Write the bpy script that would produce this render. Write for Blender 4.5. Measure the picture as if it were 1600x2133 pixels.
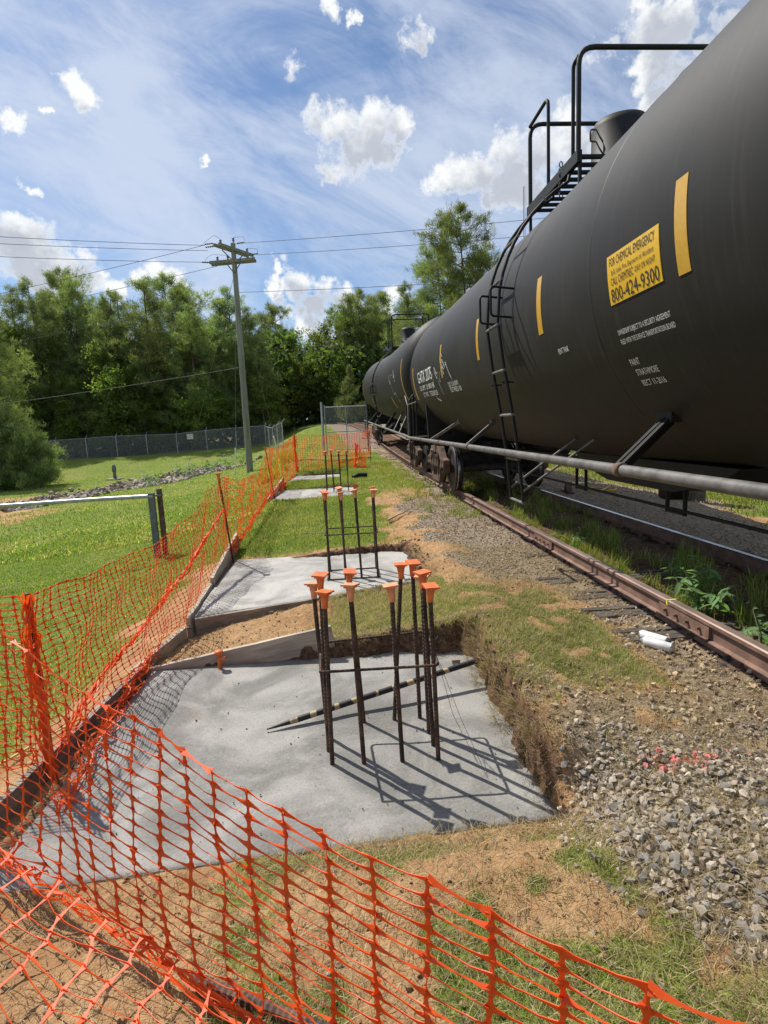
import bpy, math, random
import numpy as np
from mathutils import Matrix, Vector
R = math.radians
random.seed(7); rng = np.random.default_rng(7)
scene = bpy.context.scene
for o in list(bpy.data.objects): bpy.data.objects.remove(o)
COL = scene.collection

# ------------------------------------------------------------------ camera
cam_d = bpy.data.cameras.new('camera'); cam = bpy.data.objects.new('camera', cam_d); COL.objects.link(cam)
FPX, VPX, VPY, ROLL = 1180.0, 728.0, 888.0, 0.055
Yc = Vector(((VPX-800)/FPX, -(VPY-1066.5)/FPX, -1)).normalized()
Zc = Vector((-ROLL, 1, 0)); Zc = (Zc-Yc*Zc.dot(Yc)).normalized()
Xc = Yc.cross(Zc)
CAMZ = 1.606
mw = Matrix((Xc, Yc, Zc)).to_4x4(); mw.translation = (0, 0, CAMZ)
cam.matrix_world = mw
cam_d.sensor_fit = 'VERTICAL'; cam_d.sensor_height = 36; cam_d.lens = FPX/2133*36
cam_d.clip_start = .05; cam_d.clip_end = 3000
scene.camera = cam
def pix_dir(px, py):
    return (mw.to_3x3() @ Vector(((px-800)/FPX, -(py-1066.5)/FPX, -1))).normalized()

# ------------------------------------------------------------------ light
SUN_EL, SUN_AZ = R(52.5), R(42.5)          # azimuth measured left of +Y
sun_dir = Vector((-math.sin(SUN_AZ)*math.cos(SUN_EL), math.cos(SUN_AZ)*math.cos(SUN_EL), math.sin(SUN_EL)))
sl = bpy.data.lights.new('sun', 'SUN'); sl.energy = 4.3; sl.angle = R(.5); sl.color = (1, .955, .88)
so = bpy.data.objects.new('sun', sl); COL.objects.link(so); so.rotation_euler = sun_dir.to_track_quat('Z', 'Y').to_euler()
scene.view_settings.view_transform = 'Standard'; scene.view_settings.look = 'None'
scene.view_settings.exposure = 0.48; scene.view_settings.gamma = 1; scene.view_settings.use_curve_mapping = False
scene.cycles.max_bounces = 6; scene.cycles.transparent_max_bounces = 12
scene.cycles.use_denoising = True

class NT:
    "tiny node helper"
    def __init__(s, tree): s.t = tree
    def n(s, typ, **kw):
        nd = s.t.nodes.new(typ)
        for k, v in kw.items(): setattr(nd, k, v)
        return nd
    def lk(s, a, b): s.t.links.new(a, b)
    def put(s, sock, v):
        if hasattr(v, 'is_output'): s.lk(v, sock)
        else: sock.default_value = v
    def math(s, op, a, b=0.0, c=0.0, clamp=False):
        nd = s.n('ShaderNodeMath', operation=op, use_clamp=clamp)
        for i, v in enumerate((a, b, c)): s.put(nd.inputs[i], v)
        return nd.outputs[0]
    def vec(s, op, a, b=(0, 0, 0), out=0):
        nd = s.n('ShaderNodeVectorMath', operation=op); s.put(nd.inputs[0], a)
        if op == 'SCALE': s.put(nd.inputs[3], b)
        else: s.put(nd.inputs[1], b)
        return nd.outputs[out]
    def noise(s, vec, scale, detail=4, rough=.55, dist=0, out=0):
        nd = s.n('ShaderNodeTexNoise'); nd.inputs['Scale'].default_value = scale; nd.inputs['Detail'].default_value = detail
        nd.inputs['Roughness'].default_value = rough; nd.inputs['Distortion'].default_value = dist
        if vec is not None: s.lk(vec, nd.inputs['Vector'])
        return nd.outputs[out]
    def mix(s, fac, a, b, typ='MIX'):
        nd = s.n('ShaderNodeMix', data_type='RGBA', blend_type=typ)
        s.put(nd.inputs[0], fac); 
        for i, v in ((6, a), (7, b)):
            if isinstance(v, (tuple, list)) and len(v) == 3: v = (*v, 1)
            s.put(nd.inputs[i], v)
        return nd.outputs[2]
    def ss(s, x, a, b):
        nd = s.n('ShaderNodeMapRange', interpolation_type='SMOOTHSTEP')
        s.put(nd.inputs[0], x); nd.inputs[1].default_value = a; nd.inputs[2].default_value = b
        return nd.outputs[0]

world = bpy.data.worlds.new('World'); scene.world = world; world.use_nodes = True
W = NT(world.node_tree); world.node_tree.nodes.clear()
def build_sky():
    # cumulus field as a node group: direction -> field value
    g = bpy.data.node_groups.new('cumulus_field', 'ShaderNodeTree')
    g.interface.new_socket('dir', in_out='INPUT', socket_type='NodeSocketVector')
    g.interface.new_socket('field', in_out='OUTPUT', socket_type='NodeSocketFloat'); g.interface.new_socket('body', in_out='OUTPUT', socket_type='NodeSocketFloat')
    G = NT(g); gi = G.n('NodeGroupInput'); go = G.n('NodeGroupOutput'); d = gi.outputs[0]
    blobs = [(700,262,52),(765,270,66),(820,272,42),(735,318,58),(690,340,30),(790,310,45),
      (925,392,40),(985,365,62),(1050,350,66),(1115,330,62),(1180,310,60),(1100,375,50),(1010,402,32),
      (1335,48,50),(1400,62,52),(1470,75,42),(1290,85,40),(1370,105,60),(1430,140,55),(1385,205,40),(1330,130,34),(1520,90,60),
      (150,178,36),(172,208,30),(128,165,22),(868,72,32),(702,28,26),(745,60,16),(600,152,34),(20,243,24),(95,245,14),(60,390,20),(410,340,14),
      (22,500,50),(72,515,62),(128,540,46),(40,555,58),(100,578,60),(170,585,36),(-60,520,80),
      (570,600,34),(622,585,42),(672,600,44),(715,625,44),(650,640,40),(740,648,44),(690,668,40),(590,655,30),(830,632,36),(800,665,50),(770,700,40),
      (280,575,34),(330,568,30),(240,600,30),(380,590,36),(1250,330,40),(640,690,40),(560,560,20)]
    wv = G.noise(d, 13, 6, .62, 0, out=1); wv = G.vec('SCALE', G.vec('SUBTRACT', wv, (.5, .5, .5)), .115); dw = G.vec('ADD', d, wv)
    n1 = G.noise(d, 19, 9, .66, .25)
    best = None
    for (px, py, r) in blobs:
        c = pix_dir(px, py); dist = G.vec('DISTANCE', dw, tuple(c), out=1)
        v = G.math('MULTIPLY_ADD', dist, -1/(r/FPX*.94), 1.0)
        best = v if best is None else G.math('SMOOTH_MAX', best, v, .25)
    # cumulus elsewhere in the same sky, from noise alone
    n3 = G.noise(d, 3.6, 3, .5); 
    sx = G.n('ShaderNodeSeparateXYZ'); G.lk(d, sx.inputs[0])
    ahead = G.ss(sx.outputs[1], .25, .6)
    other = G.math('SUBTRACT', G.math('MULTIPLY', G.math('SUBTRACT', n3, .56), 6.0), G.math('MULTIPLY', ahead, 6.0))
    best = G.math('MAXIMUM', best, other)
    f = G.math('ADD', G.math('SUBTRACT', best, .16), G.math('MULTIPLY', G.math('SUBTRACT', n1, .5), 2.2))
    G.lk(f, go.inputs[0]); G.lk(best, go.inputs[1])
    tc = W.n('ShaderNodeTexCoord'); dirv = W.vec('NORMALIZE', tc.outputs['Generated'])
    def field(v):
        nd = W.n('ShaderNodeGroup'); nd.node_tree = g; W.lk(v, nd.inputs[0]); return nd.outputs[0], nd.outputs[1]
    f0, fb = field(dirv)
    dens = W.ss(f0, -.08, .48)
    puff = W.noise(dirv, 24, 6, .6, .2); body = W.noise(dirv, 16, 3, .5)
    low = field(W.vec('ADD', dirv, tuple((sun_dir*.5+Vector((0, 0, 1))).normalized()*.030)))[1]     # thickness towards the light
    core = W.math('MULTIPLY', W.ss(W.math('ADD', low, W.math('MULTIPLY', W.math('SUBTRACT', body, .5), .9)), -.15, .55), W.ss(f0, .05, .45))
    core = W.math('MULTIPLY', core, W.math('ADD', .72, W.math('MULTIPLY', puff, .5)))
    lit = W.math('SUBTRACT', 1.0, core, clamp=True)
    ccol = W.mix(lit, (5.2, 5.6, 6.3), (9.8, 9.9, 9.9))
    # cirrus: streaks combed along one direction
    mp = W.n('ShaderNodeMapping', vector_type='TEXTURE'); mp.inputs['Rotation'].default_value = (R(20), R(34), R(-20)); mp.inputs['Scale'].default_value = (1.5, 1, .42)
    W.lk(dirv, mp.inputs[0])
    c1 = W.noise(mp.outputs[0], 2.3, 8, .6, .6); c2 = W.noise(mp.outputs[0], 6.5, 8, .68, .9)
    cir = W.math('ADD', W.math('MULTIPLY', c1, .75), W.math('MULTIPLY', c2, .3))
    cir = W.ss(cir, .365, .64)
    sky = W.n('ShaderNodeTexSky', sky_type='NISHITA', sun_disc=False)
    sky.sun_elevation = SUN_EL; sky.sun_rotation = -SUN_AZ; sky.air_density = 1.0; sky.dust_density = .6; sky.ozone_density = 1.6
    base = W.mix(1.0, sky.outputs[0], (.78, .92, 1.07), 'MULTIPLY')
    base = W.mix(W.math('MULTIPLY', cir, .74), base, (6.9, 7.6, 8.9))
    fin = W.mix(W.math('MULTIPLY', dens, .95), base, ccol)
    bg = W.n('ShaderNodeBackground'); bg.inputs[1].default_value = .074; W.lk(fin, bg.inputs[0])
    out = W.n('ShaderNodeOutputWorld'); W.lk(bg.outputs[0], out.inputs[0])
build_sky()
world.cycles.sampling_method = 'MANUAL'; world.cycles.sample_map_resolution = 512

# ------------------------------------------------------------------ helpers
def tag(o, label=None, cat=None, group=None, kind=None):
    if label: o['label'] = label
    if cat: o['category'] = cat
    if group: o['group'] = group
    if kind: o['kind'] = kind
    return o
def empty(name, loc=(0, 0, 0), rz=0, parent=None):
    o = bpy.data.objects.new(name, None); COL.objects.link(o); o.location = loc; o.rotation_euler = (0, 0, rz); o.empty_display_size = .1
    if parent: o.parent = parent
    return o
def link(name, me, parent=None, loc=None):
    o = bpy.data.objects.new(name, me); COL.objects.link(o)
    if parent: o.parent = parent
    if loc is not None: o.location = loc
    return o
def frame_of(d):
    d = Vector(d).normalized(); a = Vector((0, 0, 1)) if abs(d.z) < .9 else Vector((1, 0, 0))
    u = d.cross(a).normalized(); return u, d.cross(u).normalized()
class MB:
    def __init__(s): s.v = []; s.f = []; s.sm = []
    def add(s, vs, fs, smooth=False):
        b = len(s.v); s.v += [tuple(v) for v in vs]; s.f += [tuple(i+b for i in f) for f in fs]; s.sm += [smooth]*len(fs); return s
    def box(s, c, d, rot=None, taper=None):
        hx, hy, hz = d[0]/2, d[1]/2, d[2]/2
        vs = []
        for z in (-1, 1):
            t = taper if (taper and z > 0) else 1
            vs += [Vector((x*hx*t, y*hy*t, z*hz)) for x, y in ((-1, -1), (1, -1), (1, 1), (-1, 1))]
        if rot is not None: vs = [rot @ v for v in vs]
        vs = [v+Vector(c) for v in vs]
        return s.add(vs, [(3, 2, 1, 0), (4, 5, 6, 7), (0, 1, 5, 4), (1, 2, 6, 5), (2, 3, 7, 6), (3, 0, 4, 7)])
    def beam(s, a, b, w, h, up=(0, 0, 1)):
        a, b = Vector(a), Vector(b); d = (b-a); L = d.length; d.normalize()
        x = d.cross(Vector(up)).normalized(); z = x.cross(d).normalized()
        return s.box((a+b)/2, (w, L, h), Matrix((x, d, z)).transposed())
    def tube(s, pts, r, n=8, cap=True, smooth=True):
        pts = [Vector(p) for p in pts]; m = len(pts); rs = r if isinstance(r, (list, tuple)) else [r]*m
        vs = []; u = None
        for i, p in enumerate(pts):
            d = (pts[min(i+1, m-1)]-pts[max(i-1, 0)]).normalized()
            if u is None: u, w = frame_of(d)
            else:
                u = (u-d*u.dot(d)).normalized(); w = d.cross(u)
            for k in range(n):
                a = 2*math.pi*k/n; vs.append(p+(u*math.cos(a)+w*math.sin(a))*rs[i])
        fs = [(i*n+k, i*n+(k+1) % n, (i+1)*n+(k+1) % n, (i+1)*n+k) for i in range(m-1) for k in range(n)]
        s.add(vs, fs, smooth)
        if cap:
            s.add(vs[:n], [tuple(range(n))[::-1]]); s.add(vs[-n:], [tuple(range(n))])
        return s
    def lathe(s, prof, c, axis='z', n=24, smooth=True):
        vs = []
        for (r, h) in prof:
            for k in range(n):
                a = 2*math.pi*k/n; p = (r*math.cos(a), r*math.sin(a), h)
                if axis == 'x': p = (h, p[0], p[1])
                if axis == 'y': p = (p[1], h, p[0])
                vs.append(Vector(p)+Vector(c))
        fs = [(i*n+k, i*n+(k+1) % n, (i+1)*n+(k+1) % n, (i+1)*n+k) for i in range(len(prof)-1) for k in range(n)]
        return s.add(vs, fs, smooth)
    def prism(s, poly, h0, h1, T):
        "poly (a,b) extruded from h0 to h1; T maps (a,b,h)->xyz"
        n = len(poly); vs = [T(a, b, h0) for a, b in poly]+[T(a, b, h1) for a, b in poly]
        return s.add(vs, [tuple(range(n))[::-1], tuple(range(n, 2*n))]+[(i, (i+1) % n, n+(i+1) % n, n+i) for i in range(n)])
    def mesh(s, name, mat):
        me = bpy.data.meshes.new(name); me.from_pydata(s.v, [], s.f); me.polygons.foreach_set('use_smooth', s.sm)
        if mat: me.materials.append(mat)
        me.update(); return me
    def build(s, name, mat, parent=None, loc=None): return link(name, s.mesh(name, mat), parent, loc)
def np_mesh(name, V, F, mat, cols=None, smooth=False):
    "V (n,3), F list of arrays (m,k); cols (n,3) -> attribute col"
    me = bpy.data.meshes.new(name); V = np.ascontiguousarray(V, dtype=np.float32)
    me.vertices.add(len(V)); me.vertices.foreach_set('co', V.ravel())
    tot = [np.full(len(f), f.shape[1]) for f in F]; cnt = np.concatenate(tot); idx = np.concatenate([f.ravel() for f in F])
    me.loops.add(len(idx)); me.loops.foreach_set('vertex_index', idx.astype(np.int32))
    st = np.concatenate([[0], np.cumsum(cnt)[:-1]])
    me.polygons.add(len(cnt)); me.polygons.foreach_set('loop_start', st.astype(np.int32)); me.polygons.foreach_set('loop_total', cnt.astype(np.int32))
    me.polygons.foreach_set('use_smooth', np.full(len(cnt), bool(smooth)))
    if cols is not None:
        a = me.attributes.new('col', 'FLOAT_COLOR', 'POINT'); c = np.ones((len(V), 4), np.float32); c[:, :cols.shape[1]] = cols; a.data.foreach_set('color', c.ravel())
    me.update(calc_edges=True)
    if mat: me.materials.append(mat)
    return me
def copy_tree(o, parent=None):
    c = o.copy(); COL.objects.link(c); c.parent = parent
    for ch in o.children: copy_tree(ch, c)
    return c
# value noise
_T = rng.random((256, 256)).astype(np.float64)
def vnoise(x, y):
    xi = np.floor(x).astype(int); yi = np.floor(y).astype(int); fx = x-xi; fy = y-yi
    fx = fx*fx*(3-2*fx); fy = fy*fy*(3-2*fy)
    g = lambda a, b: _T[a & 255, b & 255]
    return (g(xi, yi)*(1-fx)+g(xi+1, yi)*fx)*(1-fy)+(g(xi, yi+1)*(1-fx)+g(xi+1, yi+1)*fx)*fy
def fbm(x, y, s=1, o=4):
    r = 0; a = .5; t = 0; x = np.asarray(x, float)*s; y = np.asarray(y, float)*s
    for i in range(o): r = r+a*vnoise(x+17.3*i, y+9.1*i); t += a; a *= .5; x = x*2.03; y = y*2.03
    return r/t
def sst(a, b, x): t = np.clip((x-a)/(b-a), 0, 1); return t*t*(3-2*t)

# ------------------------------------------------------------------ materials
def mat_new(name):
    m = bpy.data.materials.new(name); m.use_nodes = True; N = NT(m.node_tree); p = m.node_tree.nodes['Principled BSDF']; return m, N, p
def mat(name, col, rough=.6, metal=0, var=.25, scale=8, bump=0, bscale=40, col2=None, c2at=(.5, .65), spec=.5, stretch=None, coords='Object'):
    m, N, p = mat_new(name)
    tc = N.n('ShaderNodeTexCoord').outputs[coords]
    if stretch: tc = N.vec('MULTIPLY', tc, stretch)
    n = N.noise(tc, scale, 6, .6)
    lo = tuple(c*(1-var) for c in col); hi = tuple(min(1, c*(1+var)) for c in col)
    c = N.mix(N.ss(n, .3, .7), lo, hi)
    if col2: c = N.mix(N.ss(N.noise(tc, scale*.6, 7, .65, .4), *c2at), c, col2)
    N.lk(c, p.inputs['Base Color']); p.inputs['Metallic'].default_value = metal; p.inputs['Specular IOR Level'].default_value = spec
    N.lk(N.math('ADD', rough-.08, N.math('MULTIPLY', n, .16)), p.inputs['Roughness'])
    if bump:
        b = N.n('ShaderNodeBump'); b.inputs['Strength'].default_value = bump; b.inputs['Distance'].default_value = .01
        N.lk(N.noise(tc, bscale, 5, .6), b.inputs['Height']); N.lk(b.outputs[0], p.inputs['Normal'])
    return m
def leaf_mat(name, trans=.35, rough=.6, tint=(1, 1, 1)):
    "two-sided foliage, colour from the vertex attribute"
    m, N, p = mat_new(name); at = N.n('ShaderNodeAttribute', attribute_name='col').outputs['Color']
    oi = N.n('ShaderNodeObjectInfo').outputs['Random']
    c = N.mix(1.0, at, tint, 'MULTIPLY')
    hs = N.n('ShaderNodeHueSaturation'); N.lk(c, hs.inputs['Color']); N.lk(N.math('ADD', .485, N.math('MULTIPLY', oi, .03)), hs.inputs['Hue'])
    N.lk(N.math('ADD', .85, N.math('MULTIPLY', oi, .65)), hs.inputs['Value']); c = hs.outputs[0]
    N.lk(c, p.inputs['Base Color']); p.inputs['Roughness'].default_value = rough; p.inputs['Specular IOR Level'].default_value = .25
    t = N.n('ShaderNodeBsdfTranslucent'); N.lk(N.mix(1.0, c, (1.15, 1.25, .55), 'MULTIPLY'), t.inputs[0])
    mx = N.n('ShaderNodeMixShader'); mx.inputs[0].default_value = trans; N.lk(p.outputs[0], mx.inputs[1]); N.lk(t.outputs[0], mx.inputs[2])
    N.lk(mx.outputs[0], m.node_tree.nodes['Material Output'].inputs[0]); return m
M = {}
M['grass'] = leaf_mat('grass_blades', .4)
M['foliage'] = leaf_mat('foliage', .5)
M['bark'] = mat('bark', (.12, .085, .06), .9, var=.4, scale=6, bump=.6, bscale=14, stretch=(1, 1, .25))
M['black'] = mat('black_paint', (.014, .0135, .0135), .62, var=.3, scale=5, col2=(.028, .022, .018), c2at=(.55, .75), spec=.3)
M['tank'] = None
M['pipe'] = mat('weathered_pipe', (.12, .112, .105), .6, metal=.2, var=.35, scale=9, col2=(.13, .085, .06), c2at=(.58, .72), bump=.15)
M['rust'] = mat('rusty_iron', (.13, .075, .05), .8, var=.35, scale=12, bump=.4, bscale=60, col2=(.035, .028, .025), c2at=(.5, .62))
M['truck'] = mat('truck_iron', (.04, .032, .027), .75, var=.4, scale=9, bump=.4, bscale=40, col2=(.12, .06, .035), c2at=(.55, .68))
M['steel'] = mat('bright_steel', (.42, .41, .4), .28, metal=1, var=.2, scale=10)
M['wheel'] = mat('wheel_iron', (.05, .045, .042), .6, metal=.4, var=.3, scale=9)
M['yellow'] = None
M['white_print'] = mat('white_stencil', (.74, .74, .72), .7, var=.25, scale=40)
M['grey_print'] = mat('chalky_paint', (.36, .36, .35), .8, var=.3, scale=6)
M['black_print'] = mat('black_print', (.025, .02, .02), .6, var=.1, scale=20)
M['rail'] = mat('rail_rust', (.20, .115, .08), .75, var=.3, scale=7, bump=.25, bscale=70, col2=(.13, .07, .05), c2at=(.5, .7))
M['railtop'] = mat('rail_head', (.30, .21, .17), .42, metal=.5, var=.25, scale=12, stretch=(1, .2, 1))
M['tie'] = mat('tie_wood', (.085, .07, .058), .9, var=.5, scale=20, bump=.8, bscale=50, stretch=(.15, 1, 1))
M['wood'] = mat('form_lumber', (.40, .33, .255), .85, var=.3, scale=14, bump=.3, bscale=60, col2=(.27, .225, .18), c2at=(.5, .7), stretch=(.12, .12, 1))
M['woodold'] = mat('form_lumber_wet', (.25, .205, .16), .85, var=.35, scale=16, bump=.3, bscale=60, col2=(.13, .10, .08), c2at=(.5, .66), stretch=(.2, .2, 1))
M['pole'] = mat('treated_pole', (.235, .23, .185), .9, var=.3, scale=12, bump=.4, bscale=30, stretch=(1, 1, .06), col2=(.15, .16, .12), c2at=(.5, .7))
M['galv'] = mat('galvanised', (.42, .44, .45), .45, metal=.7, var=.2, scale=14)
M['galvdark'] = mat('grey_post', (.13, .145, .15), .6, metal=.2, var=.25, scale=10)
M['wire'] = mat('wire', (.06, .06, .065), .6, metal=.3, var=.1)
M['guy'] = mat('guy_wire', (.2, .2, .2), .5, metal=.5, var=.1)
M['porcelain'] = mat('insulator', (.16, .17, .19), .3, var=.2)
M['cap'] = mat('cap_plastic', (.72, .17, .045), .5, var=.18, scale=25, col2=(.62, .24, .11), c2at=(.55, .75))
M['capfade'] = mat('cap_plastic_faded', (.74, .30, .15), .6, var=.18, scale=25)
M['can'] = mat('can_paint', (.70, .69, .66), .4, var=.12, scale=30, col2=(.42, .40, .37), c2at=(.6, .72))
M['white'] = mat('white_plastic', (.7, .7, .68), .5, var=.1)
M['brownstake'] = mat('orange_stake', (.42, .15, .06), .7, var=.3, scale=20)
M['sign'] = mat('sign_white', (.62, .6, .5), .6, var=.1)

def rebar_mat():
    m, N, p = mat_new('rebar'); tc = N.n('ShaderNodeTexCoord').outputs['Object']
    n = N.noise(tc, 14, 6, .6); c = N.mix(N.ss(n, .35, .65), (.038, .028, .023), (.13, .075, .05)); N.lk(c, p.inputs['Base Color'])
    p.inputs['Roughness'].default_value = .75; p.inputs['Metallic'].default_value = .25
    w = N.n('ShaderNodeTexWave', bands_direction='DIAGONAL'); w.inputs['Scale'].default_value = 28; N.lk(tc, w.inputs[0])
    b = N.n('ShaderNodeBump'); b.inputs['Strength'].default_value = .9; b.inputs['Distance'].default_value = .004
    N.lk(w.outputs[1], b.inputs['Height']); N.lk(b.outputs[0], p.inputs['Normal']); return m
M['rebar'] = rebar_mat()
def tank_mat():
    m, N, p = mat_new('tank_shell'); tc = N.n('ShaderNodeTexCoord').outputs['Object']
    n = N.noise(tc, 1.4, 7, .6, .2); streak = N.noise(N.vec('MULTIPLY', tc, (9, 22, .7)), 1, 6, .65)
    fine = N.noise(tc, 60, 3, .6)
    c = N.mix(N.ss(n, .35, .68), (.0205, .0190, .0180), (.0275, .0252, .0236))
    c = N.mix(N.math('MULTIPLY', N.ss(streak, .48, .74), .7), c, (.038, .034, .030)); rn = N.noise(N.vec('MULTIPLY', tc, (3, 5, .5)), 1.6, 7, .7); c = N.mix(N.math('MULTIPLY', N.ss(rn, .62, .76), .5), c, (.048, .031, .022))
    c = N.mix(N.math('MULTIPLY', N.ss(fine, .62, .75), .35), c, (.040, .037, .034))
    N.lk(c, p.inputs['Base Color']); N.lk(N.math('ADD', .46, N.math('MULTIPLY', n, .2)), p.inputs['Roughness'])
    p.inputs['Specular IOR Level'].default_value = .2
    b = N.n('ShaderNodeBump'); b.inputs['Strength'].default_value = .10; b.inputs['Distance'].default_value = .025
    N.lk(N.noise(tc, 2.2, 3, .5), b.inputs['Height']); N.lk(b.outputs[0], p.inputs['Normal']); return m
M['tank'] = tank_mat()
def yellow_mat(name, col):
    m, N, p = mat_new(name); tc = N.n('ShaderNodeTexCoord').outputs['Object']
    n = N.noise(tc, 30, 5, .6); N.lk(N.mix(N.ss(n, .3, .75), tuple(c*.88 for c in col), col), p.inputs['Base Color'])
    p.inputs['Roughness'].default_value = .28; p.inputs['Specular IOR Level'].default_value = .6; return m
M['yellow'] = yellow_mat('reflective_tape', (.62, .36, .055)); M['signyellow'] = yellow_mat('sign_yellow', (.78, .47, .04))
def net_mat():
    m, N, p = mat_new('net_plastic'); tc = N.n('ShaderNodeTexCoord').outputs['Object']; n = N.noise(tc, 6, 4)
    c = N.mix(n, (.84, .10, .010), (.92, .17, .022)); c = N.mix(N.math('MULTIPLY', N.ss(N.noise(tc, 17, 5, .65), .56, .72), .45), c, (.62, .20, .08)); N.lk(c, p.inputs['Base Color']); p.inputs['Roughness'].default_value = .5
    t = N.n('ShaderNodeBsdfTranslucent'); N.lk(N.mix(1.0, c, (1, .9, .7), 'MULTIPLY'), t.inputs[0])
    mx = N.n('ShaderNodeMixShader'); mx.inputs[0].default_value = .42; N.lk(p.outputs[0], mx.inputs[1]); N.lk(t.outputs[0], mx.inputs[2])
    N.lk(mx.outputs[0], m.node_tree.nodes['Material Output'].inputs[0]); return m
M['net'] = net_mat()
def concrete_mat(name='fresh_concrete', k=1.0):
    m, N, p = mat_new(name); tc = N.n('ShaderNodeTexCoord').outputs['Object']
    big = N.noise(tc, 1.6, 7, .62, .8); mid = N.noise(N.vec('MULTIPLY', tc, (5, 9, 5)), 1, 8, .68, .9); fine = N.noise(tc, 70, 6, .7)
    c = N.mix(N.ss(big, .34, .66), (.175*k, .170*k, .155*k), (.320*k, .308*k, .280*k)); c = N.mix(N.math('MULTIPLY', N.ss(mid, .48, .68), .25), c, (.235*k, .232*k, .218*k))
    c = N.mix(N.math('MULTIPLY', N.ss(fine, .50, .68), .45), c, (.115*k, .113*k, .106*k)); c = N.mix(N.math('MULTIPLY', N.ss(fine, .46, .34), .35), c, (.38*k, .375*k, .355*k))
    v = N.n('ShaderNodeTexVoronoi'); v.inputs['Scale'].default_value = 26; N.lk(tc, v.inputs[0])
    pit = N.ss(v.outputs[0], .10, .03); sel = N.ss(N.noise(tc, 5, 3), .52, .6); pit = N.math('MULTIPLY', pit, sel)
    c = N.mix(N.math('MULTIPLY', pit, .6), c, (.07, .07, .065)); c = N.mix(N.math('MULTIPLY', N.ss(N.noise(tc, 3.2, 5, .6), .60, .72), .35), c, (.24, .19, .13))
    N.lk(c, p.inputs['Base Color']); N.lk(N.math('SUBTRACT', .98, N.math('MULTIPLY', N.ss(big, .4, .65), .42)), p.inputs['Roughness'])
    h = N.math('ADD', N.math('MULTIPLY', fine, .5), N.math('ADD', N.math('MULTIPLY', mid, 1.3), N.math('MULTIPLY', pit, -1.2)))
    b = N.n('ShaderNodeBump'); b.inputs['Strength'].default_value = .8; b.inputs['Distance'].default_value = .010; N.lk(h, b.inputs['Height']); N.lk(b.outputs[0], p.inputs['Normal']); return m
M['concrete'] = concrete_mat(k=.94); M['concrete_dry'] = concrete_mat('drying_concrete', 1.35)
def stone_mat():
    m, N, p = mat_new('ballast_stone'); tc = N.n('ShaderNodeTexCoord').outputs['Object']; at = N.n('ShaderNodeAttribute', attribute_name='col').outputs['Color']
    oi = N.n('ShaderNodeObjectInfo').outputs['Random']
    n = N.noise(tc, 30, 5, .6); c = N.mix(n, (.75, .75, .75), (1.2, 1.18, 1.12)); c = N.mix(1.0, c, at, 'MULTIPLY')
    hs = N.n('ShaderNodeHueSaturation'); N.lk(c, hs.inputs['Color']); N.lk(N.math('ADD', .75, N.math('MULTIPLY', oi, .5)), hs.inputs['Value'])
    N.lk(hs.outputs[0], p.inputs['Base Color']); p.inputs['Roughness'].default_value = .85
    b = N.n('ShaderNodeBump'); b.inputs['Strength'].default_value = .4; b.inputs['Distance'].default_value = .006; N.lk(N.noise(tc, 90, 4, .6), b.inputs['Height']); N.lk(b.outputs[0], p.inputs['Normal']); return m
M['stone'] = stone_mat()
def ground_mat():
    m, N, p = mat_new('ground_soil'); tc = N.n('ShaderNodeTexCoord').outputs['Object']
    at = N.n('ShaderNodeAttribute', attribute_name='col').outputs['Color']; sp = N.n('ShaderNodeSeparateColor'); N.lk(at, sp.inputs[0])
    gr, gv, mud = sp.outputs[0], sp.outputs[1], sp.outputs[2]
    n1 = N.noise(tc, 2.2, 8, .65); n2 = N.noise(tc, 22, 6, .65); n3 = N.noise(tc, 120, 4, .6); nb = N.noise(tc, .35, 6, .6)
    soil = N.mix(N.ss(n1, .35, .66), (.34, .19, .088), (.48, .305, .155)); soil = N.mix(N.math('MULTIPLY', N.ss(n2, .45, .75), .5), soil, (.25, .135, .062))
    lawn = N.mix(N.ss(n2, .35, .7), (.105, .150, .022), (.21, .25, .045)); lawn = N.mix(N.math('MULTIPLY', N.ss(nb, .45, .68), .55), lawn, (.25, .23, .07)); lawn = N.mix(N.math('MULTIPLY', N.ss(n1, .5, .75), .3), lawn, (.07, .115, .016))
    gm = N.mix(N.ss(n2, .35, .65), (.20, .155, .105), (.37, .30, .22)); gm = N.mix(N.ss(n3, .5, .7), gm, (.13, .10, .07))
    mudc = N.mix(N.ss(n2, .35, .65), (.065, .04, .026), (.20, .115, .066))
    c = N.mix(N.ss(N.math('ADD', gr, N.math('MULTIPLY', N.math('SUBTRACT', n2, .5), .5)), .3, .7), soil, lawn)
    c = N.mix(N.ss(N.math('ADD', gv, N.math('MULTIPLY', N.math('SUBTRACT', n2, .5), .6)), .3, .7), c, gm)
    c = N.mix(N.ss(N.math('ADD', mud, N.math('MULTIPLY', N.math('SUBTRACT', n2, .5), .5)), .3, .7), c, mudc)
    ap = N.n('ShaderNodeAttribute', attribute_name='col').outputs['Alpha']; c = N.mix(N.ss(N.math('ADD', ap, N.math('MULTIPLY', N.math('SUBTRACT', n3, .5), 1.6)), .45, .7), c, (.60, .17, .15))
    N.lk(c, p.inputs['Base Color']); p.inputs['Roughness'].default_value = .95; p.inputs['Specular IOR Level'].default_value = .15
    h = N.math('ADD', N.math('MULTIPLY', n2, 1.6), N.math('MULTIPLY', n3, .6)); b = N.n('ShaderNodeBump'); b.inputs['Strength'].default_value = .8; b.inputs['Distance'].default_value = .025
    N.lk(h, b.inputs['Height']); N.lk(b.outputs[0], p.inputs['Normal']); return m
M['ground'] = ground_mat()
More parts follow.
